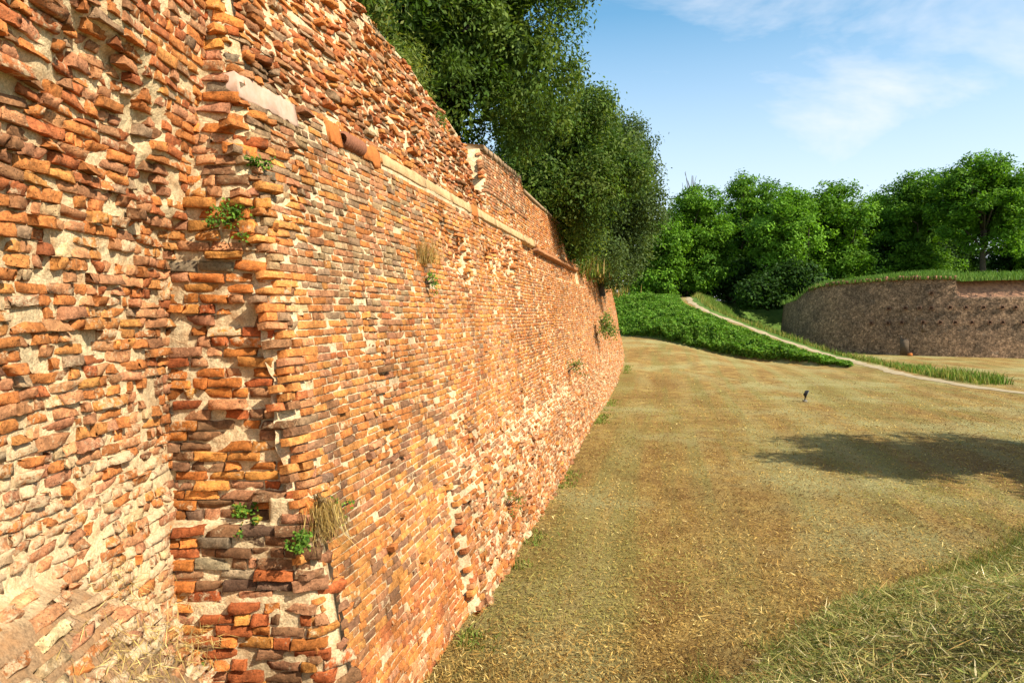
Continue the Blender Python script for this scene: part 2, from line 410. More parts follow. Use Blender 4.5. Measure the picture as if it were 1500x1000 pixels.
# ---- recessed wall on the left -----------------------------------------------------
def make_left():
    rs = np.random.RandomState(11); us = []; zs = []; ln = []; ht = []
    for z, p in rows(-3.4, 4.0, 0.072, rs):
        for u, l_ in row_bricks(0.6, 5.2, rs, 0.6, 0.24, 0.125, 0.25):
            us.append(u); zs.append(z); ln.append(l_); ht.append(p)
    u = np.array(us); z = np.array(zs); ln = np.array(ln); ht = np.array(ht)
    z = z + 0.035 * fbm(u, z, 0.9, 91, 2)
    n = len(u)
    skin = left_skin(u, z)
    P0 = S_left(u, z)
    edge = ~skin & (left_skin(u + 0.12, z) | left_skin(u, z + 0.09))
    px, py = topx(np.where(P0[:, 1:2] > 0.3, P0, 1.0))
    rubble = ~skin
    lower = smooth(py, 560, 760)
    # ledge zone at the foot
    zb = np.interp(u, [0.5, 3.2, 3.8, 4.5, 5.0], [-1.2, -1.35, -1.45, -1.95, -2.35]); ledge = (z < zb)
    keep = rs.rand(n) > np.where(rubble, 0.05 + 0.10 * (fbm(u, z, 1.4, 95, 2) > 0.15), 0.01)
    keep &= ~(ledge & (rs.rand(n) < 0.12))
    keep &= ~((np.abs(px - 270) < 9) & (np.abs(py - 122) < 14))          # putlog hole
    d = np.where(rubble, np.clip(rs.normal(0.010, 0.009, n), -0.004, 0.05) + (rs.rand(n) < 0.10) * rs.rand(n) * 0.045, rs.normal(0.006, 0.006, n))
    d = d + np.where(rubble & (py < 330), (rs.rand(n) < 0.18) * rs.rand(n) * 0.055, 0)
    d = d * (1 - 0.45 * lower)
    rg = np.where(ledge, 1.9, np.where(rubble, 1.3, 0.8))
    c_mid = pick(rs, dict(orange=3.6, salmon=3.2, amber=2.0, rose=1.3, red=0.6, brown=0.25, grey=0.12, cream=0.4), n)
    c_top = pick(rs, dict(orange=2.8, red=2.4, rose=1.6, brown=1.0, salmon=1.2, grey=0.2), n)
    c_skin = pick(rs, dict(orange=3.4, red=2.4, rose=1.6, amber=0.8, brown=0.8, grey=0.3), n)
    c_low = pick(rs, dict(salmon=4, rose=1.6, orange=1.8, cream=1.2, amber=0.8), n)
    t = rs.rand(n)
    col = np.where((t < smooth(py, 380, 200))[:, None], c_top, c_mid)
    col = np.where((t < smooth(py, 620, 820))[:, None], c_low, col)
    col = np.where(skin[:, None], c_skin, col)
    alpha = np.where(skin, 0.05, 0.09 + 0.13 * lower) + rs.normal(0, 0.09, n)
    col = np.concatenate([col, alpha[:, None]], 1)
    Pu = np.zeros((n, 3)); Pu[:, 1] = 1.0
    x1 = left_core_x(u, z + 0.05); x0 = left_core_x(u, z - 0.05); d = np.where(ledge, np.abs(d) + 0.012, d)
    W = np.stack([(x1 - x0), 0 * u, np.full(n, 0.1)], 1); W[:, 0] = np.where(ledge, np.clip(W[:, 0], -0.09, 0.02), np.clip(W[:, 0], -0.015, 0.015))
    tl = rs.normal(0, 0.028, n) * rg; Pu[:, 2] += tl; Pu[:, 0] += rs.normal(0, 0.05, n) * rg
    W /= np.linalg.norm(W, axis=1)[:, None]; Pu /= np.linalg.norm(Pu, axis=1)[:, None]
    W = W - Pu * (W * Pu).sum(1)[:, None]; W /= np.linalg.norm(W, axis=1)[:, None]
    Nr = np.cross(Pu, W)
    jt = np.clip(rs.normal(0.012, 0.004, n), 0.005, 0.03)
    B = dict(P=P0, U=Pu, W=W, Nr=Nr, a=(ln - jt) / 2, h=(ht - jt) / 2 * np.clip(rs.normal(1.02, 0.05, n), 0.8, 1.12), d=d, dep=np.full(n, 0.09), col=col, rg=rg)
    B['col'][:, :3] = B['col'][:, :3] * 0.75 + 0.25 * np.array([0.44, 0.185, 0.075])
    B = {k: v[keep] for k, v in B.items()}
    return B

def make_pier():
    rs = np.random.RandomState(12); us = []; zs = []; ln = []; ht = []
    for z, p in rows(-3.4, 3.2, 0.080, rs):
        x0 = float(left_core_x(np.array([5.1]), np.array([z]))[0]) - 0.05
        for u, l_ in row_bricks(x0, float(xc(np.array(z))) + 0.02, rs, 0.35, 0.26, 0.125, 0.2):
            us.append(u); zs.append(z); ln.append(l_); ht.append(p)
    u = np.array(us); z = np.array(zs); ln = np.array(ln); ht = np.array(ht)
    z = z + 0.02 * fbm(u, z, 1.5, 97, 2); n = len(u)
    P0 = S_pier(u, z); px, py = topx(P0)
    keep = (rs.rand(n) > np.where(py < 720, 0.12, 0.05)) & (u < xc(z) + 0.03)
    d = rs.normal(0.011, 0.010, n) + (rs.rand(n) < 0.10) * rs.rand(n) * np.where(py < 720, 0.06, 0.025)
    rg = np.where(py < 720, 1.35, 1.1)
    c_up = pick(rs, dict(orange=3.5, amber=1.8, salmon=1.6, rose=1.0, brown=0.7, grey=0.5, red=0.8), n)
    c_lo = pick(rs, dict(orange=2.6, red=1.4, brown=1.4, rose=1.4, amber=0.8, purple=0.2), n)
    c_dk = pick(rs, dict(brown=3, purple=0.9, grey=0.4, rose=1.0, red=0.8), n)
    col = np.where((py > 640)[:, None], c_lo, c_up)
    dk = ((py > 735) & (py < 880) & (px > 300) & (rs.rand(n) < 0.65)) | ((px > 375) & (py > 440) & (py < 740) & (rs.rand(n) < 0.25))
    col = np.where(dk[:, None], c_dk, col)
    alpha = 0.08 + rs.normal(0, 0.08, n); col = np.concatenate([col, alpha[:, None]], 1)
    U = np.zeros((n, 3)); U[:, 0] = 1
    r = np.clip((u - (xc(z) - 0.14)) / 0.14, 0, 1.2); U[:, 1] = 0.9 * r + rs.normal(0, 0.05, n); U[:, 2] = rs.normal(0, 0.03, n)
    U /= np.linalg.norm(U, axis=1)[:, None]
    W = np.zeros((n, 3)); W[:, 2] = 1; W -= U * (W * U).sum(1)[:, None]; W /= np.linalg.norm(W, axis=1)[:, None]
    Nr = np.cross(U, W)
    jt = np.clip(rs.normal(0.012, 0.004, n), 0.005, 0.03)
    B = dict(P=P0, U=U, W=W, Nr=Nr, a=(ln - jt) / 2, h=(ht - jt) / 2 * np.clip(rs.normal(1.02, 0.05, n), 0.8, 1.12), d=d, dep=np.full(n, 0.09), col=col, rg=rg)
    return {k: v[keep] for k, v in B.items()}

PATCH = [(500, 1100), (505, 985), (560, 915), (600, 860), (660, 790), (692, 740), (700, 800), (695, 880), (640, 1000), (600, 1100)]
def make_main():
    rs = np.random.RandomState(13); us = []; zs = []; ln = []; ht = []
    for z, p in rows(-3.9, 4.1, 0.066, rs):
        for u, l_ in row_bricks(4.70, 57.5, rs, 0.48, 0.232, 0.115, 0.10):
            us.append(u); zs.append(z); ln.append(l_); ht.append(p)
    u = np.array(us); z = np.array(zs); ln = np.array(ln); ht = np.array(ht)
    z = z + 0.03 * fbm(u, z, 0.5, 99, 2) * (1 - smooth(u, 30, 50)); n = len(u)
    P0 = S_main(u, z); px, py = topx(P0)
    patch = inpoly(px, py, PATCH)
    rubl = smooth(u, 7.7, 8.0) * (1 - smooth(z, -2.2, -1.2)) * smooth(0.75 - 0.3 * fbm(u, z, 1.0, 101, 2), 0.35, 0.75)     # ragged lower wall
    up = smooth(z, 1.86, 1.96) * (1 - smooth(u, 12.3, 12.6))
    scar = smooth(fbm(u, z, 1.1, 79, 2), 0.05, 0.35) * smooth(u, 8.5, 10) * (1 - smooth(u, 15, 17)) * smooth(z, 0.2, 0.6) * (1 - smooth(z, 1.5, 1.7))
    crack = np.exp(-((px - (388 + (py - 200) * 0.16)) / 9) ** 2) * (py > 180) * (py < 720)
    crack2 = np.exp(-((px - (568 + (py - 250) * 0.19)) / 8) ** 2) * (py > 250) * (py < 720) * (rs.rand(n) < 0.8)
    rough = np.clip(0.13 + 0.9 * rubl + 0.9 * up + 0.9 * scar + 0.5 * smooth(fbm(u, z, 0.8, 103, 2), 0.1, 0.4), 0, 1.4)
    rough = np.where(patch, 0.12, rough)
    keep = rs.rand(n) > (0.008 + 0.06 * rubl + 0.03 * up + 0.10 * scar + 0.10 * crack + 0.10 * crack2)
    keep &= (z < ztop(u) - 0.02) & (u - ln / 2 > 4.47 + 0.04 * (np.abs(z * 7.3) % 2.0))
    # room for the stone band
    sb = (z > 1.68) & (z < 1.86) & (((u > 7.25) & (u < 16.9)) | ((u > 4.6) & (u < 5.55)) | ((u > 6.05) & (u < 6.75)))
    keep &= ~sb
    d = rs.normal(0.006, 0.003, n) + rs.normal(0.005, 0.010, n) * rough + (rs.rand(n) < 0.10 * rough) * rs.rand(n) * 0.07
    rg = 0.42 + 0.9 * rough
    d = d + 0.03 * (1 - smooth(u, 4.6, 4.9))
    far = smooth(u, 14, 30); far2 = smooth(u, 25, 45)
    t = rs.rand(n)
    c_or = pick(rs, dict(orange=3.2, amber=2.4, salmon=1.5, rose=0.9, red=0.6, brown=0.6, grey=0.25), n)
    c_up = pick(rs, dict(orange=3.4, red=1.8, brown=1.6, rose=1.4, amber=0.6, grey=0.8, olive=0.5), n)
    c_gr = pick(rs, dict(olive=2.0, grey=1.4, rose=1.6, orange=2.2, brown=1.4, amber=1.2), n)
    c_dk = pick(rs, dict(amber=2.8, orange=2.4, purple=1.2, brown=1.4, rose=0.8), n)
    c_pt = pick(rs, dict(orange=3, red=1.4, salmon=0.7, rose=0.5), n)
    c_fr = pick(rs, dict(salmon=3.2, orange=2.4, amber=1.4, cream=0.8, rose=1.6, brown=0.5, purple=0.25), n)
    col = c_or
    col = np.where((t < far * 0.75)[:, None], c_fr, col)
    gz = smooth(py, 520, 420) * smooth(px, 650, 560) * smooth(z, 1.95, 1.8)
    col = np.where((t < gz)[:, None], c_gr, col)
    dz = smooth(py, 560, 640) * smooth(px, 720, 640)
    col = np.where((t < dz)[:, None], c_dk, col)
    col = np.where((t < up)[:, None], c_up, col)
    lowr = rubl * smooth(u, 7.6, 8)
    col = np.where((t < lowr * 0.8)[:, None], pick(rs, dict(salmon=3, orange=2.5, cream=0.9, rose=1.6, brown=0.7), n), col)
    col = np.where(patch[:, None], c_pt, col)
    col = np.where(((u > 12.55) & (u < 16.4) & (z > 2.35))[:, None], pick(rs, dict(rose=3, brown=1.6, grey=1, salmon=1.2, orange=0.8), n), col)
    alpha = 0.04 + 0.09 * rubl + 0.05 * far + rs.normal(0, 0.08, n); col = np.concatenate([col, alpha[:, None]], 1)
    U = np.zeros((n, 3)); e = 0.25
    Pa = S_main(u + e, z); Pb = S_main(u - e, z); U = Pa - Pb
    U[:, 2] = 0
    sl_ = np.abs((U[:, 0] * Nn[0] + U[:, 1] * Nn[1])) / (2 * e); bad = sl_ > 0.25
    U[bad] = np.array([Tn[0], Tn[1], 0]); U /= np.linalg.norm(U, axis=1)[:, None]
    U[:, 2] += rs.normal(0, 0.03, n) * rg; U += np.array([Nn[0], Nn[1], 0])[None] * (rs.normal(0, 0.045, n) * rough)[:, None]
    U /= np.linalg.norm(U, axis=1)[:, None]
    W = np.tile(np.array([-Nn[0] * BAT, -Nn[1] * BAT, 1.0]), (n, 1)); W -= U * (W * U).sum(1)[:, None]; W /= np.linalg.norm(W, axis=1)[:, None]
    Nr = np.cross(U, W)
    col[:, :3] = col[:, :3] * 0.72 + 0.28 * np.array([0.42, 0.17, 0.06]) * np.exp(0.35 * fbm(u, z, 0.9, 121, 3))[:, None]
    jt = np.where(patch, 0.011, np.clip(rs.normal(0.0105, 0.003, n), 0.006, 0.022))
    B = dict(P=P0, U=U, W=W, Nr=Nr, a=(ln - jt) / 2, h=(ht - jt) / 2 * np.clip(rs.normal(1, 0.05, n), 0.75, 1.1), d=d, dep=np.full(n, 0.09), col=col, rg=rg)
    return {k: v[keep] for k, v in B.items()}

def sub(B, m): return {k: v[m] for k, v in B.items()}
def emit_bricks(B, root, rs, nmax=300):
    P = B['P']; D = P[:, 1]
    px, py = topx(np.where(D[:, None] > 0.5, P, np.array([[-50., 1., 0.]])))
    vis = (px > -15) & (px < 1515) & (py > -15) & (py < 1015) & (D > 0.5)
    area = np.where(vis, B['a'] * B['h'] / np.maximum(D, 0.5) ** 2, 0)
    # foreshortening
    vd = P / np.linalg.norm(P, axis=1)[:, None]; area = area * np.clip(-(vd * B['Nr']).sum(1), 0.02, 1)
    order = np.argsort(-area); ind = order[:nmax][area[order[:nmax]] > 0]
    is_ind = np.zeros(len(D), bool); is_ind[ind] = True
    Bi = sub(B, is_ind)
    V, F, C = build_bricks(Bi, T_NEAR, rs)
    for i in range(len(V)):
        c = V[i].mean(0)
        o = mesh_obj("brick", V[i] - c, F[i] - F[i].min(), M_BRICK, root, C[i], lift=False)
        o.location = (c[0], c[1], c[2] + GZ)
    B['_v'] = vis; rest = sub(B, ~is_ind); Dr = np.where(rest['_v'], np.maximum(rest['P'][:, 1], 0.5), 99.0)
    Vs = []; Fs = []; Cs = []; off = 0
    for tpl, m in ((T_NEAR, Dr < 8.0), (T_MID, (Dr >= 8.0) & (Dr < 13)), (T_FAR, Dr >= 13)):
        if not m.any(): continue
        V, F, C = build_bricks(sub(rest, m), tpl, rs)
        Vs.append(V.reshape(-1, 3)); Fs.append(F.reshape(-1, 4) + off); Cs.append(C.reshape(-1, 4)); off += V.shape[0] * V.shape[1]
    o = mesh_obj("brick_courses", np.concatenate(Vs), np.concatenate(Fs), M_BRICK, root, np.concatenate(Cs))
    o["kind"] = "stuff"
    return o

def mortar_sheet(S, us, zs, root, tint, amp=0.010, ztopf=None, seed=0, name="mortar_core", back=None, caps=(0, -1), sink=0.0055):
    U, Z = np.meshgrid(us, zs, indexing='ij')
    if ztopf is not None:
        zt = ztopf(us)
        Z = zs[0] + (Z - zs[0]) / (zs[-1] - zs[0]) * (zt[:, None] - zs[0])
    d = -sink + amp * fbm(U, Z, 11, 200 + seed, 3) + 0.6 * amp * fbm(U, Z, 31, 210 + seed, 2)
    V = S(U.ravel(), Z.ravel(), d.ravel())
    n1, n2 = U.shape
    F = grid_faces(n1, n2)
    c = np.tile(np.array(tint), (n1 * n2, 1)) * np.exp(0.12 * fbm(U, Z, 1.2, 220 + seed, 3)).ravel()[:, None]
    if back is not None:                     # give the wall its thickness: top and back
        Vg = V.reshape(n1, n2, 3)
        topb = back(Vg[:, -1]); botb = back(Vg[:, 0]); b0 = len(V)
        V = np.concatenate([V, topb, botb]); i = np.arange(n1 - 1); e = i * n2 + n2 - 1
        F = np.concatenate([F, np.stack([e, e + n2, b0 + i + 1, b0 + i], 1), np.stack([b0 + i, b0 + i + 1, b0 + n1 + i + 1, b0 + n1 + i], 1)])
        for k in [n1 - 1 if q == -1 else q for q in caps]:
            # end cap as a strip of quads
            colv = np.arange(n2) + k * n2; s0 = len(V)
            V = np.concatenate([V, back(V[colv])]); j = np.arange(n2 - 1)
            F = np.concatenate([F, np.stack([colv[j], colv[j + 1], s0 + j + 1, s0 + j], 1)])
        c = np.concatenate([c, np.tile(np.array(tint), (len(V) - len(c), 1))])
    return mesh_obj(name, V, F, M_MORTAR, root, c, smooth_sh=True)

recess = tag(empty("recessed_wall", (-2.6, 3.0, 0)), "crumbling recessed brick wall with lumpy salmon rubble at the left edge", "wall")
pier = tag(empty("brick_pier", (-1.9, 5.2, 0)), "narrow brick pier face turned to the viewer beside the recessed wall", "pier")
ramp_w = tag(empty("rampart_wall", (0.5, 12, 0)), "long sunlit battered orange brick rampart running away along the mown moat", "wall")
_roots = (recess, pier, ramp_w)
def set_local(root):
    bpy.context.view_layer.update()
    inv = root.matrix_world.inverted()
    for ch in root.children: ch.matrix_parent_inverse = inv

rsb = np.random.RandomState(21)
mortar_sheet(S_left, np.arange(0.6, 5.26, 0.027), np.arange(-3.6, 3.95, 0.028), recess, (0.72, 0.53, 0.29), 0.009, sink=0.009, seed=1, back=lambda q: np.concatenate([np.full((len(q), 1), -3.6), q[:, 1:]], 1))
emit_bricks(make_left(), recess, rsb)
_lm = [o for o in recess.children if o.name.startswith('mortar_core')][0].data; _co = np.empty(len(_lm.vertices) * 3, np.float32); _lm.vertices.foreach_get('co', _co); _co = _co.reshape(-1, 3)
_zb = np.interp(_co[:, 1], [0.5, 3.2, 3.8, 4.5, 5.0], [-1.2, -1.35, -1.45, -1.95, -2.35]) + GZ; _cc = np.empty(len(_co) * 4, np.float32); _lm.attributes['col'].data.foreach_get('color', _cc); _cc = _cc.reshape(-1, 4)
_k = smooth(_zb - _co[:, 2] + 0.10 * fbm(_co[:, 1], _co[:, 2], 3.0, 97, 3), 0.0, 0.15)[:, None]; _cc[:, :3] = _cc[:, :3] * (1 - _k) + np.array([0.33, 0.20, 0.10]) * _k; _lm.attributes['col'].data.foreach_set('color', np.ascontiguousarray(_cc, np.float32).ravel())   # earth on the slumped ledge
def S_pier_n(s, z, d=0.0):                    # s 0..1 across the pier face
    x0 = left_core_x(np.full_like(z, 5.1), z) - 0.12; x1 = xc(z) + 0.02
    return S_pier(x0 + s * (x1 - x0), z, d)
mortar_sheet(S_pier_n, np.linspace(0, 1, 60), np.arange(-3.6, 3.6, 0.024), pier, (0.70, 0.52, 0.29), 0.010, sink=0.010, seed=2, back=lambda q: q + np.array([0, 0.7, 0]))
emit_bricks(make_pier(), pier, rsb)
um = [4.60]
while um[-1] < 57.5: um.append(um[-1] + 0.0065 * max(um[-1], 4.5))
um = np.array(um)
def S_main_r(u, z, d=0.0):
    k = 1 - smooth(u, 4.6, 5.3)
    return S_main(u + k * (0.07 * fbm(z, 0 * z, 6.0, 231, 3) + 0.03), z, d - 0.08 * (1 - smooth(u, 4.6, 4.85)))
mortar_sheet(S_main_r, um, np.arange(-3.9, 4.0, 0.045), ramp_w, (0.70, 0.52, 0.30), 0.004, ztop, seed=3, back=lambda q: q + np.array([-1.2, 0.26, 0]), caps=(-1,))
emit_bricks(make_main(), ramp_w, rsb)

# ---- stone band, terracotta roll, capping on the rampart ----------------------------
M_STONE = simple_noise_mat("pale_stone", (0.56, 0.37, 0.18), (0.42, 0.25, 0.11), 7, 0.9, 0.012)
M_PLASTER = simple_noise_mat("pink_plaster", (0.50, 0.33, 0.24), (0.42, 0.26, 0.17), 12, 0.5, 0.006)
M_TERRA = simple_noise_mat("terracotta", (0.50, 0.17, 0.04), (0.40, 0.12, 0.03), 14, 0.8, 0.01)
M_TERRA3 = simple_noise_mat("ledge_brick", (0.44, 0.19, 0.07), (0.26, 0.12, 0.06), 9, 0.9, 0.015)
M_TERRA2 = simple_noise_mat("brown_terracotta", (0.30, 0.12, 0.06), (0.22, 0.09, 0.05), 14, 0.8, 0.01)
def frame_at(u, z):
    P = Nn * (N0 - BAT * z) + Tn * u
    return np.array([P[0], P[1], z])
T3 = np.array([Tn[0], Tn[1], 0]); N3 = np.array([Nn[0], Nn[1], 0]); W3 = np.array([-Nn[0] * BAT, -Nn[1] * BAT, 1]); W3 = W3 / np.linalg.norm(W3); N3b = np.cross(T3, W3)
def slab(name, u0, u1, z0, z1, d0, d1, mat, root, seg=14, jit=0.006, seed=1, drop=0.0):
    rs = np.random.RandomState(seed); us = np.linspace(u0, u1, seg); prof = [(0, 0, d0), (0, 0.0, d1 - 0.008), (0, 0.08, d1), (0, 0.92, d1), (0, 1.0, d1 - 0.008), (0, 1, d0)]
    V = []
    for k, uu in enumerate(us):
        for (_, f, dd) in prof:
            zz = z0 + f * (z1 - z0) + (rs.normal(0, jit) if 0 < k < seg - 1 else 0) * (1 if f in (0, 1, 1.0) else 0.3) - drop * (k / (seg - 1))
            V.append(frame_at(uu, zz) + N3b * (dd + rs.normal(0, jit * 0.25)))
    F = list(grid_faces(seg, 6)); m = len(us)
    F = np.array(F); V = np.array(V)
    caps = np.array([[0, 1, 4, 5], [1, 2, 3, 4], [(m - 1) * 6 + 5, (m - 1) * 6 + 4, (m - 1) * 6 + 1, (m - 1) * 6], [(m - 1) * 6 + 4, (m - 1) * 6 + 3, (m - 1) * 6 + 2, (m - 1) * 6 + 1]])
    return mesh_obj(name, V, np.concatenate([F, caps]), mat, root)
_q = 7.3; _rb = np.random.RandomState(77)
while _q < 16.8:
    _l = 0.75 + 0.8 * _rb.rand(); _e = min(_q + _l, 16.85)
    if not (_q < 11.43 and _e > 11.03) :
        slab("stone_band", _q, _e - 0.012, 1.70 + _rb.normal(0, 0.006), 1.84 + _rb.normal(0, 0.008), -0.15, 0.035 + _rb.normal(0, 0.008), M_STONE, ramp_w, 8, 0.007, int(_q * 100))
        _q = _e
    elif _q < 11.0:
        slab("stone_band", _q, 11.0, 1.70, 1.84, -0.15, 0.035, M_STONE, ramp_w, 8, 0.007, 5); _q = 11.45
    else: _q = 11.45
slab("band_block", 11.03, 11.43, 1.67, 1.86, -0.15, 0.03, M_TERRA, ramp_w, 6, 0.012, 4)
slab("plaster_strip", 4.62, 5.5, 1.66, 1.86, -0.15, -0.012, M_PLASTER, ramp_w, 16, 0.014, 5)
slab("band_block", 6.06, 6.30, 1.66, 1.87, -0.15, 0.015, M_TERRA, ramp_w, 6, 0.015, 6)
slab("band_block", 6.80, 7.26, 1.66, 1.85, -0.15, 0.02, M_TERRA, ramp_w, 6, 0.02, 7)
for k in range(9):                            # fragment of ribbed roll moulding
    uu = 6.33 + k * 0.05; V = []; m = 12
    r = 0.088 + 0.004 * math.sin(k * 2.1)
    for j, (du, rr) in enumerate(((0, 0.68), (0.010, 0.96), (0.030, 1.0), (0.046, 0.68))):
        for q in range(m):
            th = 2 * math.pi * q / m; V.append(frame_at(uu + du, 1.765) + N3b * (0.0 + r * rr * math.cos(th)) + W3 * (r * rr * math.sin(th)))
    F = []
    for j in range(3):
        for q in range(m): F.append([j * m + q, j * m + (q + 1) % m, (j + 1) * m + (q + 1) % m, (j + 1) * m + q])
    for base in (0, 3 * m):
        for q in range(1, m - 2, 2): F.append([base, base + q, base + q + 1, base + q + 2])
    o = mesh_obj("roll_rib", np.array(V), np.array(F), M_TERRA2, ramp_w)
M_CAP = simple_noise_mat("weathered_capping", (0.36, 0.24, 0.13), (0.26, 0.16, 0.09), 8, 0.7, 0.01)
def capping(u0, u1, zf, w, th, name="capping"):
    us = np.linspace(u0, u1, max(4, int((u1 - u0) / 0.4))); V = []
    for uu in us:
        z = float(zf(uu)); P = frame_at(uu, z)
        for (dn, dz) in ((0.06, 0), (0.06, th), (-w, th + 0.05), (-w, 0)):
            V.append(P + N3 * (dn + RS.normal(0, 0.004)) + np.array([0, 0, dz + RS.normal(0, 0.004)]))
    F = []; m = len(us)
    for k in range(m - 1):
        for q in range(4): F.append([k * 4 + q, k * 4 + (q + 1) % 4, (k + 1) * 4 + (q + 1) % 4, (k + 1) * 4 + q])
    F.append([0, 1, 2, 3]); F.append([(m - 1) * 4 + 3, (m - 1) * 4 + 2, (m - 1) * 4 + 1, (m - 1) * 4])
    return mesh_obj(name, np.array(V), np.array(F), M_CAP, ramp_w)
for k in range(9):                            # coping blocks of the first parapet
    u0 = 12.6 + k * 0.415; z0 = float(np.interp(u0, [12.55, 16.35], [3.16, 3.30]))
    capping(u0, u0 + 0.385, lambda q, z0=z0: z0 - 0.01 + RS.normal(0, 0.008), 0.45, 0.09 + 0.02 * RS.rand(), "coping_block")
capping(16.4, 25.6, lambda q: float(np.interp(q, [16.4, 25.6], [3.02, 2.97])), 0.5, 0.07)
slab("brick_ledge", 17.1, 25.5, 1.62, 1.70, -0.15, 0.055, M_TERRA3, ramp_w, 30, 0.006, 9)
for r_ in _roots: set_local(r_)

# ------------------------------------------------------------------ terrain
PATHP = np.array([(27, 16, -3.5), (24.5, 22, -3.5), (22.7, 30, -3.5), (22.5, 37.2, -3.5), (23.0, 43, -3.35), (22.9, 46.5, -3.1), (22.2, 50, -2.7), (20.2, 57, -1.25), (17.9, 64.5, 0.55), (18.2, 70, 1.45), (20.0, 79, 1.85), (20.5, 95, 2.1)])
def catmull(P, m=12):
    out = []
    for i in range(len(P) - 1):
        p0 = P[max(i - 1, 0)]; p1 = P[i]; p2 = P[i + 1]; p3 = P[min(i + 2, len(P) - 1)]
        for t in np.linspace(0, 1, m, endpoint=False):
            out.append(0.5 * ((2 * p1) + (-p0 + p2) * t + (2 * p0 - 5 * p1 + 4 * p2 - p3) * t * t + (-p0 + 3 * p1 - 3 * p2 + p3) * t ** 3))
    out.append(P[-1]); return np.array(out)
PATHC = catmull(PATHP)
def path_near(X, Y):
    best = np.full(X.shape, 1e9); h = np.zeros(X.shape); sgn = np.zeros(X.shape)
    for i in range(0, len(PATHC) - 1, 2):
        a_ = PATHC[i]; b_ = PATHC[min(i + 2, len(PATHC) - 1)]; d = b_[:2] - a_[:2]; ll = (d * d).sum()
        t = np.clip(((X - a_[0]) * d[0] + (Y - a_[1]) * d[1]) / ll, 0, 1)
        qx = a_[0] + t * d[0]; qy = a_[1] + t * d[1]; dd = np.hypot(X - qx, Y - qy)
        m = dd < best
        best = np.where(m, dd, best); h = np.where(m, a_[2] + t * (b_[2] - a_[2]), h)
        s = d[0] * (Y - qy) - d[1] * (X - qx); sgn = np.where(m, s, sgn)
    return best, h, sgn                        # sgn > 0: on the left of the path
BASTION = np.array([(66, 47.5), (56, 50), (48, 52.2), (41, 54.7), (36, 57.4), (33, 60), (30.6, 63), (29.2, 66.5), (28.9, 71), (30.2, 77), (33, 84)], float)
def bank_s(X, Y): return (X - 2.0) * 0.555 - (Y - 6.5) * 0.832 + 0.25 * np.sin(X * 0.9 + Y * 0.5)
def ground(X, Y):
    X = np.asarray(X, float); Y = np.asarray(Y, float)
    z = np.full(X.shape, -3.5) + 0.05 * fbm(X, Y, 0.25, 301, 2)
    z = z + 1.45 * smooth(Y, 30, 58) * (1 - smooth(X, 11, 19))
    s = bank_s(X, Y)
    z = z + 1.95 * smooth(s, -0.3, 5.0) * (1 - 0.0 * X) + 0.10 * smooth(s, -0.1, 0.25) + 0.09 * smooth(s, 0.0, 0.5) * fbm(X, Y, 1.5, 309, 3)
    d, h, sg = path_near(X, Y)
    fl = np.where(sg > 0, 0.42, 0.50)
    rz = h + 0.02 - np.clip(d - 1.0, 0, None) * fl
    rz = np.where(sg > 0, rz + 0.12 * fbm(X, Y, 0.5, 305, 2) * smooth(d, 1, 2), rz)
    z = np.maximum(z, rz)
    pl = 1.9 * np.ones_like(z) + 0.2 * fbm(X, Y, 0.1, 307, 2)
    w = smooth(Y + 0.25 * np.clip(X - 16, -20, 8) * 0, 69, 77) * (1 - smooth(X, 19, 25) * (1 - smooth(Y, 82, 95)))
    z = z + np.clip(pl - z, 0, None) * w
    return z

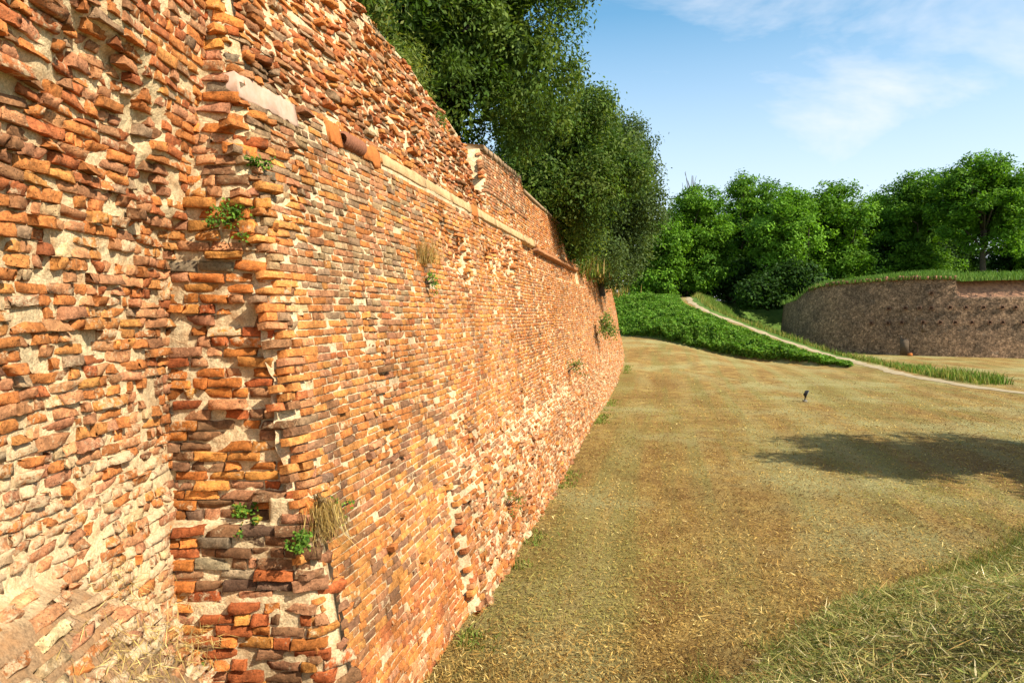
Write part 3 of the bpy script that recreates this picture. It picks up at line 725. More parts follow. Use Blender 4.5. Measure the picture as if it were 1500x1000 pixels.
def terrain_material():
    m, n, l, b = new_mat("moat_ground")
    at = n.new("ShaderNodeAttribute"); at.attribute_name = "col"
    p = posn(n)
    # coordinates along / across the mowing direction
    rot = n.new("ShaderNodeVectorRotate"); rot.rotation_type = 'Z_AXIS'; rot.inputs['Angle'].default_value = math.atan2(0.2149, 0.9766); l.new(p, rot.inputs[0])
    mpg = n.new("ShaderNodeMapping"); mpg.inputs['Scale'].default_value = (1.0, 0.035, 1.0); l.new(rot.outputs[0], mpg.inputs[0])
    streak = nnoise(n, l, mpg.outputs[0], 1.3, 4, 0.6)
    big = nnoise(n, l, p, 0.22, 4, 0.6); med = nnoise(n, l, p, 1.7, 5, 0.65); fine = nnoise(n, l, p, 28, 6, 0.75)
    straw = (0.38, 0.25, 0.072); brown = (0.21, 0.115, 0.033); olive = (0.22, 0.18, 0.05); pale = (0.34, 0.30, 0.125)
    c = nmix(n, l, nramp(n, l, med, [(0.35, 0.0), (0.65, 1.0)]), brown, straw)
    c = nmix(n, l, nramp(n, l, streak, [(0.46, 0.0), (0.58, 0.8)]), c, olive)
    c = nmix(n, l, nramp(n, l, big, [(0.50, 0.0), (0.64, 0.8)]), c, pale)
    c = nmix(n, l, nramp(n, l, big, [(0.34, 0.7), (0.46, 0.0)]), c, brown)
    wv = n.new("ShaderNodeTexWave"); wv.wave_type = 'BANDS'; wv.bands_direction = 'X'; wv.inputs['Scale'].default_value = 0.17; wv.inputs['Distortion'].default_value = 2.2; wv.inputs['Detail'].default_value = 3; l.new(rot.outputs[0], wv.inputs['Vector'])
    wm = nramp(n, l, nnoise(n, l, p, 0.16, 3, 0.6), [(0.40, 0.0), (0.62, 1.0)])
    c = nmix(n, l, nmix(n, l, 1.0, nramp(n, l, wv.outputs[0], [(0.45, 0.0), (0.95, 0.42)]), wm, 'MULTIPLY'), c, (0.36, 0.31, 0.12))
    c = nmix(n, l, nmix(n, l, 1.0, nramp(n, l, wv.outputs[0], [(0.0, 0.35), (0.3, 0.0)]), wm, 'MULTIPLY'), c, (0.20, 0.115, 0.032))
    c = nmix(n, l, 0.9, c, nramp(n, l, fine, [(0.28, 0.3), (0.5, 0.95), (0.72, 1.55)]), 'MULTIPLY')
    g = nmix(n, l, nramp(n, l, med, [(0.35, 0.0), (0.65, 1.0)]), (0.06, 0.12, 0.018), (0.13, 0.20, 0.035))
    g = nmix(n, l, 0.6, g, nramp(n, l, fine, [(0.3, 0.5), (0.7, 1.3)]), 'MULTIPLY')
    sp = n.new("ShaderNodeSeparateColor"); l.new(at.outputs[0], sp.inputs[0])
    c = nmix(n, l, sp.outputs[1], c, g)
    hay = nmix(n, l, nramp(n, l, med, [(0.35, 0.0), (0.65, 1.0)]), (0.10, 0.105, 0.03), (0.24, 0.22, 0.08))
    hay = nmix(n, l, 0.7, hay, nramp(n, l, fine, [(0.3, 0.4), (0.7, 1.4)]), 'MULTIPLY')
    c = nmix(n, l, sp.outputs[2], c, hay)
    l.new(c, b.inputs['Base Color'])
    nb = nbump(n, l, fine, 1.0, 0.05); nb = nbump(n, l, med, 0.5, 0.08, nb); l.new(nb, b.inputs['Normal'])
    return m
M_GROUND = terrain_material()
xs = np.concatenate([np.arange(-14, -4, 1.0), np.arange(-4, 14, 0.22), np.arange(14, 34, 0.4), np.arange(34, 80, 1.5), np.arange(80, 161, 10)])
ys = np.concatenate([np.arange(-12, 2, 1.0), np.arange(2, 20, 0.22), np.arange(20, 84, 0.45), np.arange(84, 130, 3), np.arange(130, 400, 30)])
GX, GY = np.meshgrid(xs, ys, indexing='ij'); GZZ = ground(GX, GY)
d_, h_, s_ = path_near(GX, GY); bk = bank_s(GX, GY)
green = np.clip(smooth(GZZ, -3.3, -3.0) * smooth(GY, 40, 47) * ((GX > 10.5) | (GY > 60)) * np.where(s_ > 0, smooth(d_, 0.6, 1.2), 1), 0, 1)
green = np.maximum(green, smooth(d_, 1.0, 1.4) * (1 - smooth(d_, 2.4, 3.0)) * (s_ < 0) * smooth(GY, 33, 38))
# keep the lawn that rises at the end of the wall brown
_, lw, _ = path_near(GX, GY)
lawnz = -3.5 + 1.45 * smooth(GY, 30, 58) * (1 - smooth(GX, 11, 19))
green = green * np.where((GZZ - lawnz < 0.12) & (GY < 66) & (d_ > 3.2), 0.0, 1.0)
gcol = np.stack([0 * green, green, smooth(bk, -0.1, 0.35)], -1).reshape(-1, 3)
lawn = mesh_obj("lawn", np.stack([GX, GY, GZZ], -1).reshape(-1, 3), grid_faces(len(xs), len(ys)), M_GROUND, None, gcol, smooth_sh=True)
tag(lawn, "brown mown lawn filling the moat, rising to a ramp and a grassy bank", "lawn", kind="structure")
M_FAR = simple_noise_mat("far_meadow", (0.10, 0.14, 0.03), (0.16, 0.17, 0.05), 0.05, 0.2, 0.05)
gp = mesh_obj("ground", np.array([(-3000, -3000, -4.2), (3000, -3000, -4.2), (3000, 3000, -4.2), (-3000, 3000, -4.2)], float), np.array([[0, 1, 2, 3]]), M_FAR)
tag(gp, "flat far ground reaching the horizon", "ground", kind="structure")
# terrace of earth held by the rampart
V = []; uu = np.linspace(4, 60, 80)
for q in uu:
    zt = float(ztop(np.array([q]))[0]); zt = min(zt, 3.0) - 0.45
    for dn, zz in ((-0.9, zt), (-2.5, zt + 0.15), (-8, zt + 0.4), (-30, zt + 0.4)):
        nn = float(main_nn(np.array([q]), np.array([zt]))[0]) + dn
        V.append((Nn[0] * nn + Tn[0] * q, Nn[1] * nn + Tn[1] * q, zz))
ter = mesh_obj("terrace", np.array(V), grid_faces(80, 4), simple_noise_mat("terrace_earth", (0.10, 0.13, 0.03), (0.17, 0.13, 0.06), 1.5, 0.6, 0.05))
tag(ter, "earth terrace behind the top of the long rampart", "terrace", kind="structure")
# path
pc = catmull(PATHP, 16); V = []
for i, p in enumerate(pc):
    d = pc[min(i + 1, len(pc) - 1)] - pc[max(i - 1, 0)]; d = d[:2] / np.linalg.norm(d[:2]); nrm = np.array([-d[1], d[0]])
    w = (0.42 if i < len(pc) * 0.55 else 0.30) + 0.09 * math.sin(i * 0.7) + 0.07 * math.sin(i * 1.9)
    for f in (-1, -0.5, 0, 0.5, 1):
        q = p[:2] + nrm * w * f + nrm * 0.08 * math.sin(i * 0.37)
        V.append((q[0], q[1], float(ground(np.array([q[0]]), np.array([q[1]]))[0]) + 0.035 - 0.02 * abs(f)))
pth = mesh_obj("path", np.array(V), grid_faces(len(pc), 5), simple_noise_mat("path_dirt", (0.40, 0.31, 0.19), (0.28, 0.21, 0.11), 3, 0.6, 0.02), smooth_sh=True)
tag(pth, "pale trodden dirt path climbing the grassy ramp", "path", kind="structure")

# ------------------------------------------------------------------ far bastion
bast = tag(empty("round_bastion", (36, 58, 0)), "shaded dark brown brick bastion curving behind the dirt path", "bastion")
def bastion_material():
    m, n, l, b = new_mat("bastion_brick"); p = posn(n)
    at = n.new("ShaderNodeAttribute"); at.attribute_name = "col"
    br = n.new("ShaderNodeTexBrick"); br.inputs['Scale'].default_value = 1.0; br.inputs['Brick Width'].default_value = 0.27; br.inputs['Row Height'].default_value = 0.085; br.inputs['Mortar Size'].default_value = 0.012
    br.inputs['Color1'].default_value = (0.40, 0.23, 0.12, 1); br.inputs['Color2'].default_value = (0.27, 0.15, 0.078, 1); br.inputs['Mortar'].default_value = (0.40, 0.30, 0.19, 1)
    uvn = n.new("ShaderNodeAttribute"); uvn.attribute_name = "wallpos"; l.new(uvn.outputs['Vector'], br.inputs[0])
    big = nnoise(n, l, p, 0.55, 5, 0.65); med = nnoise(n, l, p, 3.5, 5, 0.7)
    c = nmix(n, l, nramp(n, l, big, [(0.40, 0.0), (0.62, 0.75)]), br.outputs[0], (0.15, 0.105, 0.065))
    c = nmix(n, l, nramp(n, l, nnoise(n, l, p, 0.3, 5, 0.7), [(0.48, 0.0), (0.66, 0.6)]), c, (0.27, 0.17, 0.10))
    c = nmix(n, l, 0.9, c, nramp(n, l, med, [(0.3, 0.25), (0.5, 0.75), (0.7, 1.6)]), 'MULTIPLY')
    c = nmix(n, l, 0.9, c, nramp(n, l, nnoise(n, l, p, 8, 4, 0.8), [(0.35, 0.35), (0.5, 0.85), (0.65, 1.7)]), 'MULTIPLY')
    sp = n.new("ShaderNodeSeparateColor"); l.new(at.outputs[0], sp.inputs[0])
    c = nmix(n, l, sp.outputs[0], c, nmix(n, l, nramp(n, l, med, [(0.4, 0), (0.6, 1)]), (0.46, 0.24, 0.13), (0.25, 0.13, 0.08)))  # sunlight on the upper band put in as a lighter brick colour
    c = nmix(n, l, nramp(n, l, nnoise(n, l, p, 1.3, 4, 0.7), [(0.62, 0), (0.74, 0.5)]), c, (0.34, 0.27, 0.19))
    l.new(c, b.inputs['Base Color'])
    l.new(nbump(n, l, med, 1.0, 0.06, nbump(n, l, br.outputs[1], 0.6, -0.02)), b.inputs['Normal']); return m
M_BAST = bastion_material()
bc = catmull(np.concatenate([BASTION, np.zeros((len(BASTION), 1))], 1), 14)[:, :2]
seg = np.concatenate([[0], np.cumsum(np.hypot(*np.diff(bc, axis=0).T))])
tan = np.gradient(bc, axis=0); tan /= np.linalg.norm(tan, axis=1)[:, None]; bn = np.stack([-tan[:, 1], tan[:, 0]], 1)     # outward (towards camera)
if (bn[40] @ np.array([-0.4, -0.9])) < 0: bn = -bn
def bast_top(s, px): return np.interp(px, [1140, 1160, 1175, 1195, 1250, 1330, 1400, 1412, 1440, 2200], [1.2, 1.6, 2.45, 2.85, 3.05, 3.2, 3.10, 2.9, 2.95, 2.95])
pxb = 750 + 1000 * bc[:, 0] / bc[:, 1]
nz_ = 44; V = []; C = []; WP = []
front_idx = np.arange(len(bc))
for i in front_idx:
    zt = float(bast_top(0, pxb[i])) + 0.05 * float(fbm(np.array([seg[i]]), np.array([0.0]), 1.5, 401, 2)[0])
    for j in range(nz_):
        z = -3.8 + (zt + 3.8) * j / (nz_ - 1)
        off = -0.10 * (z + 3.5) + 0.05 * float(fbm(np.array([seg[i]]), np.array([z]), 0.6, 403, 3)[0]) + 0.03 * float(fbm(np.array([seg[i]]), np.array([z]), 2.2, 405, 2)[0])
        up_ = 1.0 if (pxb[i] > 1402 and z > 1.45) else 0.0  # marks the upper band that is painted lighter as sunlit
        off -= up_ * (0.15 + 0.55 * (z - 1.45))
        V.append((bc[i, 0] + bn[i, 0] * off, bc[i, 1] + bn[i, 1] * off, z)); C.append((up_, 0, 0)); WP.append((seg[i], z, 0))
F = grid_faces(len(bc), nz_)
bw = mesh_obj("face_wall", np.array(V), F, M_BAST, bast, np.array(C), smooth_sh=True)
wa = bw.data.attributes.new("wallpos", 'FLOAT_VECTOR', 'POINT'); wa.data.foreach_set("vector", np.array(WP, np.float32).ravel())
def bast_pt(px, py, out_=0.0):
    i = int(np.argmin(np.abs(pxb - px) + (np.arange(len(bc)) > len(bc) - 25) * 1000)); D = bc[i, 1]; z = (461 - py) / 1000 * D
    o = -0.10 * (z + 3.5) + out_
    return np.array([bc[i, 0] + bn[i, 0] * o, bc[i, 1] + bn[i, 1] * o, z]), np.array([tan[i, 0], tan[i, 1], 0]), np.array([bn[i, 0], bn[i, 1], 0])
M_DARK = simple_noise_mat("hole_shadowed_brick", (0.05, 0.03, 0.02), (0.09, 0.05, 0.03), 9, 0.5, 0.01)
def boxm(c, u, w, n_, a, h, d):
    V = [];
    for sx_ in (-1, 1):
        for sy_ in (-1, 1):
            for sz_ in (-1, 1): V.append(c + u * a * sx_ + w * h * sy_ + n_ * d * sz_)
    F = np.array([[0, 1, 3, 2], [4, 6, 7, 5], [0, 4, 5, 1], [2, 3, 7, 6], [0, 2, 6, 4], [1, 5, 7, 3]])
    return np.array(V), F
def frame_hole(px, py, s=0.11):               # recessed putlog hole: four lining bricks standing round a back coloured dark for the shade inside
    c, t_, n_ = bast_pt(px, py, 0.10); w_ = np.array([0, 0, 1.0])
    parts = []
    for du, dw, a_, h_ in ((-1.25, 0, 0.25, 1.5), (1.25, 0, 0.25, 1.5), (0, 1.25, 1.0, 0.25), (0, -1.25, 1.0, 0.25)):
        parts.append(boxm(c + t_ * du * s + w_ * dw * s, t_, w_, n_, a_ * s, h_ * s, 0.045))
    v, f = join(parts)
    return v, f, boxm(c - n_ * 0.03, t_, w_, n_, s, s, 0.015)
M_LIN = simple_noise_mat("hole_lining", (0.22, 0.12, 0.07), (0.15, 0.085, 0.055), 6, 0.8, 0.02)
for (hx, hy) in [(1365, 429), (1298, 452), (1325, 451), (1346, 451), (1363, 451), (1391, 450), (1419, 450), (1445, 450), (1470, 450), (1492, 450), (1275, 473), (1299, 473), (1322, 472), (1350, 472), (1375, 472), (1402, 472), (1426, 472), (1450, 472), (1474, 472), (1496, 472)]:
    v, f, (v2, f2) = frame_hole(hx, hy, 0.10)
    ho = mesh_obj("putlog_hole", v, f, M_LIN, bast); mesh_obj("hole_back", v2, f2, M_DARK, bast).parent = ho
# walled-up doorway and repaired patches, slightly proud of the face
M_REP = simple_noise_mat("repair_render", (0.15, 0.105, 0.065), (0.10, 0.07, 0.045), 4, 0.6, 0.02)
for nm, (x0, y0, x1, y1), mt in (("blocked_doorway", (1322, 497, 1332, 519), M_REP), ("repair_patch", (1349, 474, 1352, 486), M_REP), ("repair_patch", (1319, 492, 1321, 516), M_REP)):
    c, t_, n_ = bast_pt((x0 + x1) / 2, (y0 + y1) / 2, 0.06); D = c[1]
    v, f = boxm(c, t_, np.array([0, 0, 1.0]) - n_ * 0.1, n_, (x1 - x0) / 2000 * D * 1.15, (y1 - y0) / 2000 * D, 0.02)
    mesh_obj(nm, v, f, mt, bast)
# ragged red coping fringe at the rim
parts = []; rs = np.random.RandomState(5)
for px_ in np.arange(1178, 1402, 3.2):
    i = int(np.argmin(np.abs(pxb - px_) + (np.arange(len(bc)) > len(bc) - 25) * 1000)); zt = float(bast_top(0, pxb[i]))
    if rs.rand() < 0.12: continue
    o = -0.10 * (zt + 3.5) + 0.06 + rs.normal(0, 0.04)
    c = np.array([bc[i, 0] + bn[i, 0] * o, bc[i, 1] + bn[i, 1] * o, zt + 0.02 + rs.normal(0, 0.05)])
    parts.append(boxm(c, np.array([tan[i, 0], tan[i, 1], 0]), np.array([0, 0, 1.]), np.array([bn[i, 0], bn[i, 1], 0]), 0.09, 0.09 + 0.05 * rs.rand(), 0.12))
for (v, f) in parts[:]:
    mesh_obj("rim_brick", v, f, simple_noise_mat("rim_brick_red", (0.33, 0.15, 0.09), (0.24, 0.11, 0.07), 5, 0.8, 0.02) if "rim_brick_red" not in bpy.data.materials else bpy.data.materials["rim_brick_red"], bast)
set_local(bast)
for ch in bast.children:
    for g in ch.children: g.matrix_parent_inverse.identity()
# grassy top of the bastion
V = []
for i in range(len(bc)):
    zt = float(bast_top(0, pxb[i]))
    for k, (o, dz) in enumerate(((0.75, -0.1), (1.6, 0.08), (4, 0.35), (9, 0.8), (22, 1.6), (60, 2.4))):
        V.append((bc[i, 0] - bn[i, 0] * o * (1 if o < 10 else 0.6) + (0 if o < 10 else 0.5 * o), bc[i, 1] - bn[i, 1] * o * (1 if o < 10 else 0.6) + (0 if o < 10 else 0.5 * o), zt + dz))
M_GRASS = simple_noise_mat("grass_ground", (0.09, 0.15, 0.025), (0.15, 0.19, 0.045), 1.2, 0.8, 0.05)
bt = mesh_obj("bastion_terrain", np.array(V), grid_faces(len(bc), 6), M_GRASS, smooth_sh=True)
tag(bt, "grassy raised ground on top of the bastion", "terrain", kind="structure")

# ------------------------------------------------------------------ leaves, grass
def leaves(P, nrm, axis, ln, wd, col):
    """diamond leaves; P base centre"""
    nrm = nrm / (np.linalg.norm(nrm, axis=1)[:, None] + 1e-9)
    ax = axis - nrm * (axis * nrm).sum(1)[:, None]; ax /= np.linalg.norm(ax, axis=1)[:, None] + 1e-9
    sd_ = np.cross(nrm, ax); l_ = ln[:, None]; w_ = wd[:, None]
    v = np.stack([P - ax * l_ * 0.5, P + sd_ * w_ * 0.5 + nrm * w_ * 0.12, P + ax * l_ * 0.5, P - sd_ * w_ * 0.5 + nrm * w_ * 0.12], 1)
    n = len(P)
    return v.reshape(-1, 3), np.arange(n * 4).reshape(n, 4), np.repeat(col, 4, 0)
def rdir(rs, n):
    d = rs.normal(0, 1, (n, 3)); return d / np.linalg.norm(d, axis=1)[:, None]
def crown(rs, blobs, n, ln, wd, cols, tuft=0.22, per=14, shell=(0.55, 1.03), droop=0.0, upb=0.35, squash=1.0):
    """blobs: (cx,cy,cz,rx,ry,rz); leaves gathered in tufts on the blobs' outer shells"""
    B = np.array(blobs, float); w = (B[:, 3] * B[:, 5]); w /= w.sum()
    nt_ = n // per; bi = rs.choice(len(B), nt_, p=w); d = rdir(rs, nt_)
    f = shell[0] + (shell[1] - shell[0]) * rs.rand(nt_) ** 0.55
    tc_ = B[bi, :3] + d * B[bi, 3:6] * f[:, None]
    tcol = np.exp(rs.normal(0, 0.16, nt_)); ci = rs.choice(len(cols), nt_)
    P = np.repeat(tc_, per, 0) + rs.normal(0, tuft, (nt_ * per, 3)) * np.array([1, 1, squash])
    dd = np.repeat(d, per, 0)
    nr = dd * 0.75 + rdir(rs, len(P)) * 0.8 + np.array([0, 0, upb])
    axs = rdir(rs, len(P)) + dd * 0.3 + np.array([0, 0, -droop])
    c = np.array(cols)[np.repeat(ci, per)] * np.repeat(tcol, per)[:, None] * np.exp(rs.normal(0, 0.15, (len(P), 1)))
    return leaves(P, nr, axs, ln * np.exp(rs.normal(0, 0.2, len(P))), wd * np.exp(rs.normal(0, 0.2, len(P))), c)
def crown_blobs(rs, c, R, nb, rb, flat=0.85, fill=0.45, low=-1.0):
    out = []
    d = rdir(rs, nb)
    for k in range(nb):
        if d[k, 2] < low: d[k, 2] = abs(d[k, 2])
        f = 0.80 if k > nb * fill else 0.45 + 0.3 * rs.rand()
        r = rb * (0.7 + 0.6 * rs.rand())
        out.append((c[0] + d[k, 0] * R[0] * f, c[1] + d[k, 1] * R[1] * f, c[2] + d[k, 2] * R[2] * f, r, r, r * flat))
    return out
def branches(rs, base, blobs, r0, top=None, nlimb=14):
    b = np.array(base, float); B = np.array(blobs); cen = B[:, :3].mean(0)
    trunk_top = b + (cen - b) * np.array([0.8, 0.8, 0.75])
    k1 = b + (trunk_top - b) * 0.35 + rs.normal(0, r0 * 0.5, 3) * np.array([1, 1, 0]); k2 = b + (trunk_top - b) * 0.7 + rs.normal(0, r0 * 0.6, 3) * np.array([1, 1, 0])
    tr = tube([b - np.array([0, 0, 0.25]), b + (k1 - b) * 0.12, k1, k2, trunk_top], [r0 * 1.35, r0 * 1.05, r0 * 0.85, r0 * 0.65, r0 * 0.3], 9)
    limbs = []
    for q in rs.choice(len(B), min(nlimb, len(B)), replace=False):
        t = 0.35 + 0.55 * rs.rand(); s = b + (trunk_top - b) * t; e = B[q, :3]
        m_ = (s + e) / 2 + rs.normal(0, 0.12, 3) * np.linalg.norm(e - s) + np.array([0, 0, 0.08 * np.linalg.norm(e - s)])
        limbs.append(tube([s, m_, e], [r0 * 0.38, r0 * 0.24, r0 * 0.07], 6))
    return tr, limbs
def tree(name, label, base, blobs, n, ln, wd, cols, rs, r0=0.22, group=None, **kw):
    root = tag(empty(name, (base[0], base[1], base[2] + GZ)), label, "tree", group)
    nl = kw.pop('nlimb', 14)
    tr, limbs = branches(rs, base, blobs, r0, nlimb=nl)
    b = np.array(base, float)
    mesh_obj("trunk", tr[0] - b, tr[1], M_BARK, root, lift=False, smooth_sh=True)
    if limbs:
        v, f = join(limbs); mesh_obj("limbs", v - b, f, M_BARK, root, lift=False, smooth_sh=True)
    v, f, c = crown(rs, blobs, n, ln, wd, cols, **kw)
    # inner leaves and twigs that close the crown, colour darkened for inner shade
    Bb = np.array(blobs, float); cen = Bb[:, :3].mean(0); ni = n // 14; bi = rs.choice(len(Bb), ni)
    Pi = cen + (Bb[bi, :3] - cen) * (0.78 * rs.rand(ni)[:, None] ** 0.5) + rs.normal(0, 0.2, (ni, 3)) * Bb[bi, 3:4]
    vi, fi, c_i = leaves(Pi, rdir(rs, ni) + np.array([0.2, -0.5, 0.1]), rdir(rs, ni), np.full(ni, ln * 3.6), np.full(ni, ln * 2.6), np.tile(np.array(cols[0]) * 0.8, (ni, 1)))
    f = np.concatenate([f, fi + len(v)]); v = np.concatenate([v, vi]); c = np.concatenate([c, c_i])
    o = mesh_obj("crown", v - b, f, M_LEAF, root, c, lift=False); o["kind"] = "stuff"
    return root

OAK = [(0.058, 0.105, 0.014), (0.080, 0.130, 0.018), (0.120, 0.165, 0.032), (0.038, 0.075, 0.011)]
OAK2 = [(0.068, 0.105, 0.026), (0.095, 0.135, 0.038), (0.046, 0.076, 0.019)]
ACA = [(0.095, 0.200, 0.014), (0.140, 0.265, 0.020), (0.060, 0.140, 0.012)]
SHADE_LEAF = [(0.030, 0.070, 0.010), (0.045, 0.095, 0.013), (0.022, 0.052, 0.009)]  # undergrowth greens, darkened to stand for the shade under the trees
ACAL = [(0.150, 0.290, 0.026), (0.115, 0.240, 0.022)]
# the evergreen oaks on the terrace
rs = np.random.RandomState(101)
bl = crown_blobs(rs, (-1.7, 15.8, 7.4), (3.9, 3.8, 4.6), 120, 0.8, fill=0.3)
bl += [(-0.9, 13.6, 4.3, .9, .9, .7), (-1.8, 12.6, 5.0, .9, .9, .8), (-2.3, 11.2, 5.6, .8, .8, .8), (-0.1, 15.2, 4.0, .9, .9, .7)]
tree("evergreen_oak", "largest dark evergreen oak overhanging the top of the brick rampart", (-2.6, 16.2, 2.6), bl, 98000, 0.124, 0.050, OAK, rs, 0.32, "evergreen trees on the terrace", tuft=0.15, per=44, droop=0.9, shell=(0.75, 1.12), squash=1.25)
rs = np.random.RandomState(102)
bl = crown_blobs(rs, (1.75, 23.0, 4.9), (2.4, 3.2, 3.0), 75, 0.65, fill=0.3) + [(2.0, 24.6, 2.6, .8, .8, .6), (2.6, 26.5, 2.4, .8, .8, .6), (0.4, 20.2, 3.9, .9, .9, .8)]
tree("evergreen_oak", "middle evergreen oak with rounded crown behind the stepped parapet", (1.0, 24, 2.4), bl, 76000, 0.132, 0.062, OAK, rs, 0.28, "evergreen trees on the terrace", tuft=0.19, per=36, droop=0.5, shell=(0.7, 1.1))
rs = np.random.RandomState(103)
bl = crown_blobs(rs, (4.75, 32.5, 5.5), (2.4, 3.5, 4.2), 75, 0.7, fill=0.3) + [(4.9, 33.5, 2.3, .9, .9, .8), (5.0, 36, 2.2, 1, 1, .8), (4.2, 30, 2.4, .9, .9, .7), (3.6, 28.5, 2.6, .9, .9, .7)]
tree("evergreen_oak", "farthest evergreen oak, greyish and column shaped, above the low end of the rampart", (4.2, 33.5, 1.2), bl, 62000, 0.15, 0.076, OAK2, rs, 0.3, "evergreen trees on the terrace", tuft=0.2, per=32, droop=0.4, shell=(0.7, 1.1))

# the broad-leaved trees beyond the ramp
rs = np.random.RandomState(110)
FT = [ # px, Y, base z, top py, half width m, colours, label
    (962, 84, 2.0, 318, 4.0, ACA, "dark tree half hidden behind the end of the evergreen oaks"),
    (1022, 88, 2.0, 268, 4.6, ACA, "tree with bare dead twigs at its top, leftmost of the far row"),
    (1105, 96, 2.0, 248, 5.6, ACA, "tall spreading tree behind the light green one beyond the ramp"),
    (1150, 84, 1.8, 272, 4.4, ACAL, "yellowish light green tree above the dark hollow"),
    (1222, 88, 3.2, 266, 5.4, ACA, "ivy-dark tree left of the bastion's grassy top"),
    (1292, 98, 4.5, 282, 5.0, ACAL, "low pale tree in the dip of the far tree line"),
    (1345, 92, 4.5, 248, 5.4, ACA, "feathery tall tree in the middle of the bastion top"),
    (1440, 82, 4.6, 224, 6.0, ACA, "tallest tree, with a bare trunk standing on the bastion grass"),
    (1520, 92, 5.0, 250, 5.6, ACA, "tree cut by the right edge of the photograph"),
    (1185, 110, 2.5, 290, 6.5, ACA, "shadowy tree glimpsed between the light green and ivy-dark trees"),
    (1060, 112, 2.5, 292, 6.5, ACA, "shadowy tree deep behind the dead-twigged tree"),
    (1395, 112, 5.0, 270, 6.5, ACA, "shadowy tree filling the gap left of the tallest tree"),
    (990, 120, 2.5, 315, 7.0, ACA, "distant tree closing the view over the crest of the path"),
]
for (px_, Y_, bz, ty, hw, cols, lab) in FT:
    X_ = (px_ - 750) / 1000 * Y_; top = (461 - ty) / 1000 * Y_; H = top - bz
    cz = bz + H * 0.60
    bl = crown_blobs(rs, (X_, Y_, cz), (hw, hw * 0.9, H * 0.42), 80, hw * 0.20, flat=0.62, fill=0.25)
    bl += [(X_ + rs.normal(0, hw * 0.35), Y_ - rs.rand() * hw * 0.6, bz + H * (0.10 + 0.22 * rs.rand()), hw * .3, hw * .3, hw * .18) for _ in range(14 if 'bare trunk' not in lab else 2)]
    tree("broadleaf_tree", lab, (X_, Y_, bz), bl, 22000 if Y_ < 105 else 12000, 0.38, 0.2, cols, rs, 0.34, "broad-leaved trees beyond the moat", tuft=0.42, per=26, squash=0.6, upb=0.6, shell=(0.6, 1.2), nlimb=26)
# dead twigs of the leftmost tree
root = [o for o in bpy.data.objects if o.get("label", "").startswith("tree with bare dead")][0]
tw = []
b = np.array([(1015 - 750) / 1000 * 88, 88, 13.2])
for k in range(14):
    e = b + np.array([rs.normal(0, 1.3), rs.normal(0, .6), 3.0 + 2.2 * rs.rand()]); m_ = (b + e) / 2 + rs.normal(0, .25, 3)
    tw.append(tube([b, m_, e], [0.10, 0.06, 0.02], 5))
v, f = join(tw); tb = np.array(root.location) - np.array([0, 0, GZ]); mesh_obj("dead_branches", v - tb, f, M_BARK, root, lift=False)

# tree standing outside the view on the right: only its shadow is seen on the lawn
rs = np.random.RandomState(130)
bl = crown_blobs(rs, (19.6, 10.6, 4.6), (5.4, 3.6, 2.4), 50, 1.0, flat=0.6, fill=0.3)
bl += [(14.0 + k * 0.6, 11.6 + 0.3 * math.sin(k * 2), 4.2 + 0.12 * k, .55, .3, .25) for k in range(4)]
tree("shade_tree", "tree right of the view whose shadow falls on the lawn", (20.5, 10.8, float(ground(np.array([20.5]), np.array([10.8]))[0])), bl, 24000, 0.24, 0.12, ACA, rs, 0.28, tuft=0.3, per=24, squash=0.4)

# undergrowth below the far trees
def bush(name, label, c, R, n, ln, wd, cols, rs, group=None, nb=16, cat="bush", stem=True, **kw):
    root = tag(empty(name, (c[0], c[1], c[2] + GZ)), label, cat, group)
    bl = [(d[0] * R[0] * .7, d[1] * R[1] * .7, R[2] * .26 + abs(d[2]) * R[2] * .62, R[0] * .33, R[1] * .33, R[2] * .33) for d in rdir(rs, nb)]
    v, f, cc = crown(rs, bl, n, ln, wd, cols, **kw)
    v[:, 2] = np.maximum(v[:, 2], 0.01)
    o = mesh_obj("foliage", v, f, M_LEAF, root, cc, lift=False); o["kind"] = "stuff"
    st = []
    for q in range(5):
        d = rdir(rs, 1)[0] * np.array(R) * 0.5; st.append(tube([(0, 0, -0.03), d * 0.5 + np.array([0, 0, R[2] * .3]), d + np.array([0, 0, R[2] * .6])], [R[0] * .035, R[0] * .022, R[0] * .008], 5))
    v, f = join(st); mesh_obj("stems", v, f, M_BARK, root, lift=False)
    return root
rs = np.random.RandomState(140)
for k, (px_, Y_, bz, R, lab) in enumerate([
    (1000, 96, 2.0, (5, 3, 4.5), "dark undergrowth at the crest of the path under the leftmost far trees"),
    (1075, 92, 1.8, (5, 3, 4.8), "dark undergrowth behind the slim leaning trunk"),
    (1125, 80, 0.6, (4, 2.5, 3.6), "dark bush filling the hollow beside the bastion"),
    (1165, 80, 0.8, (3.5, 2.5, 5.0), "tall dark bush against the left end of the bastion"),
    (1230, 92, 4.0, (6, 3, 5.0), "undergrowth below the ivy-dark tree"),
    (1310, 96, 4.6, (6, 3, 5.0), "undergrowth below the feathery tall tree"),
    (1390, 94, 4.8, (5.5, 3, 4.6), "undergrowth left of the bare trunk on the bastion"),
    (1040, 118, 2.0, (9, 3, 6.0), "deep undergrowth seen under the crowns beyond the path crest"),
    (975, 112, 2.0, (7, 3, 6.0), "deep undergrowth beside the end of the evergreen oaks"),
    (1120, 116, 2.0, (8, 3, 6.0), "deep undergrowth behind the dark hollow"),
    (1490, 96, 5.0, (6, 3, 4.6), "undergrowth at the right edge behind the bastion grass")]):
    bush("undergrowth", lab, ((px_ - 750) / 1000 * Y_, Y_, bz), R, 11000, 0.42, 0.23, SHADE_LEAF, rs, "undergrowth below the far trees", nb=34, tuft=0.35, per=10)

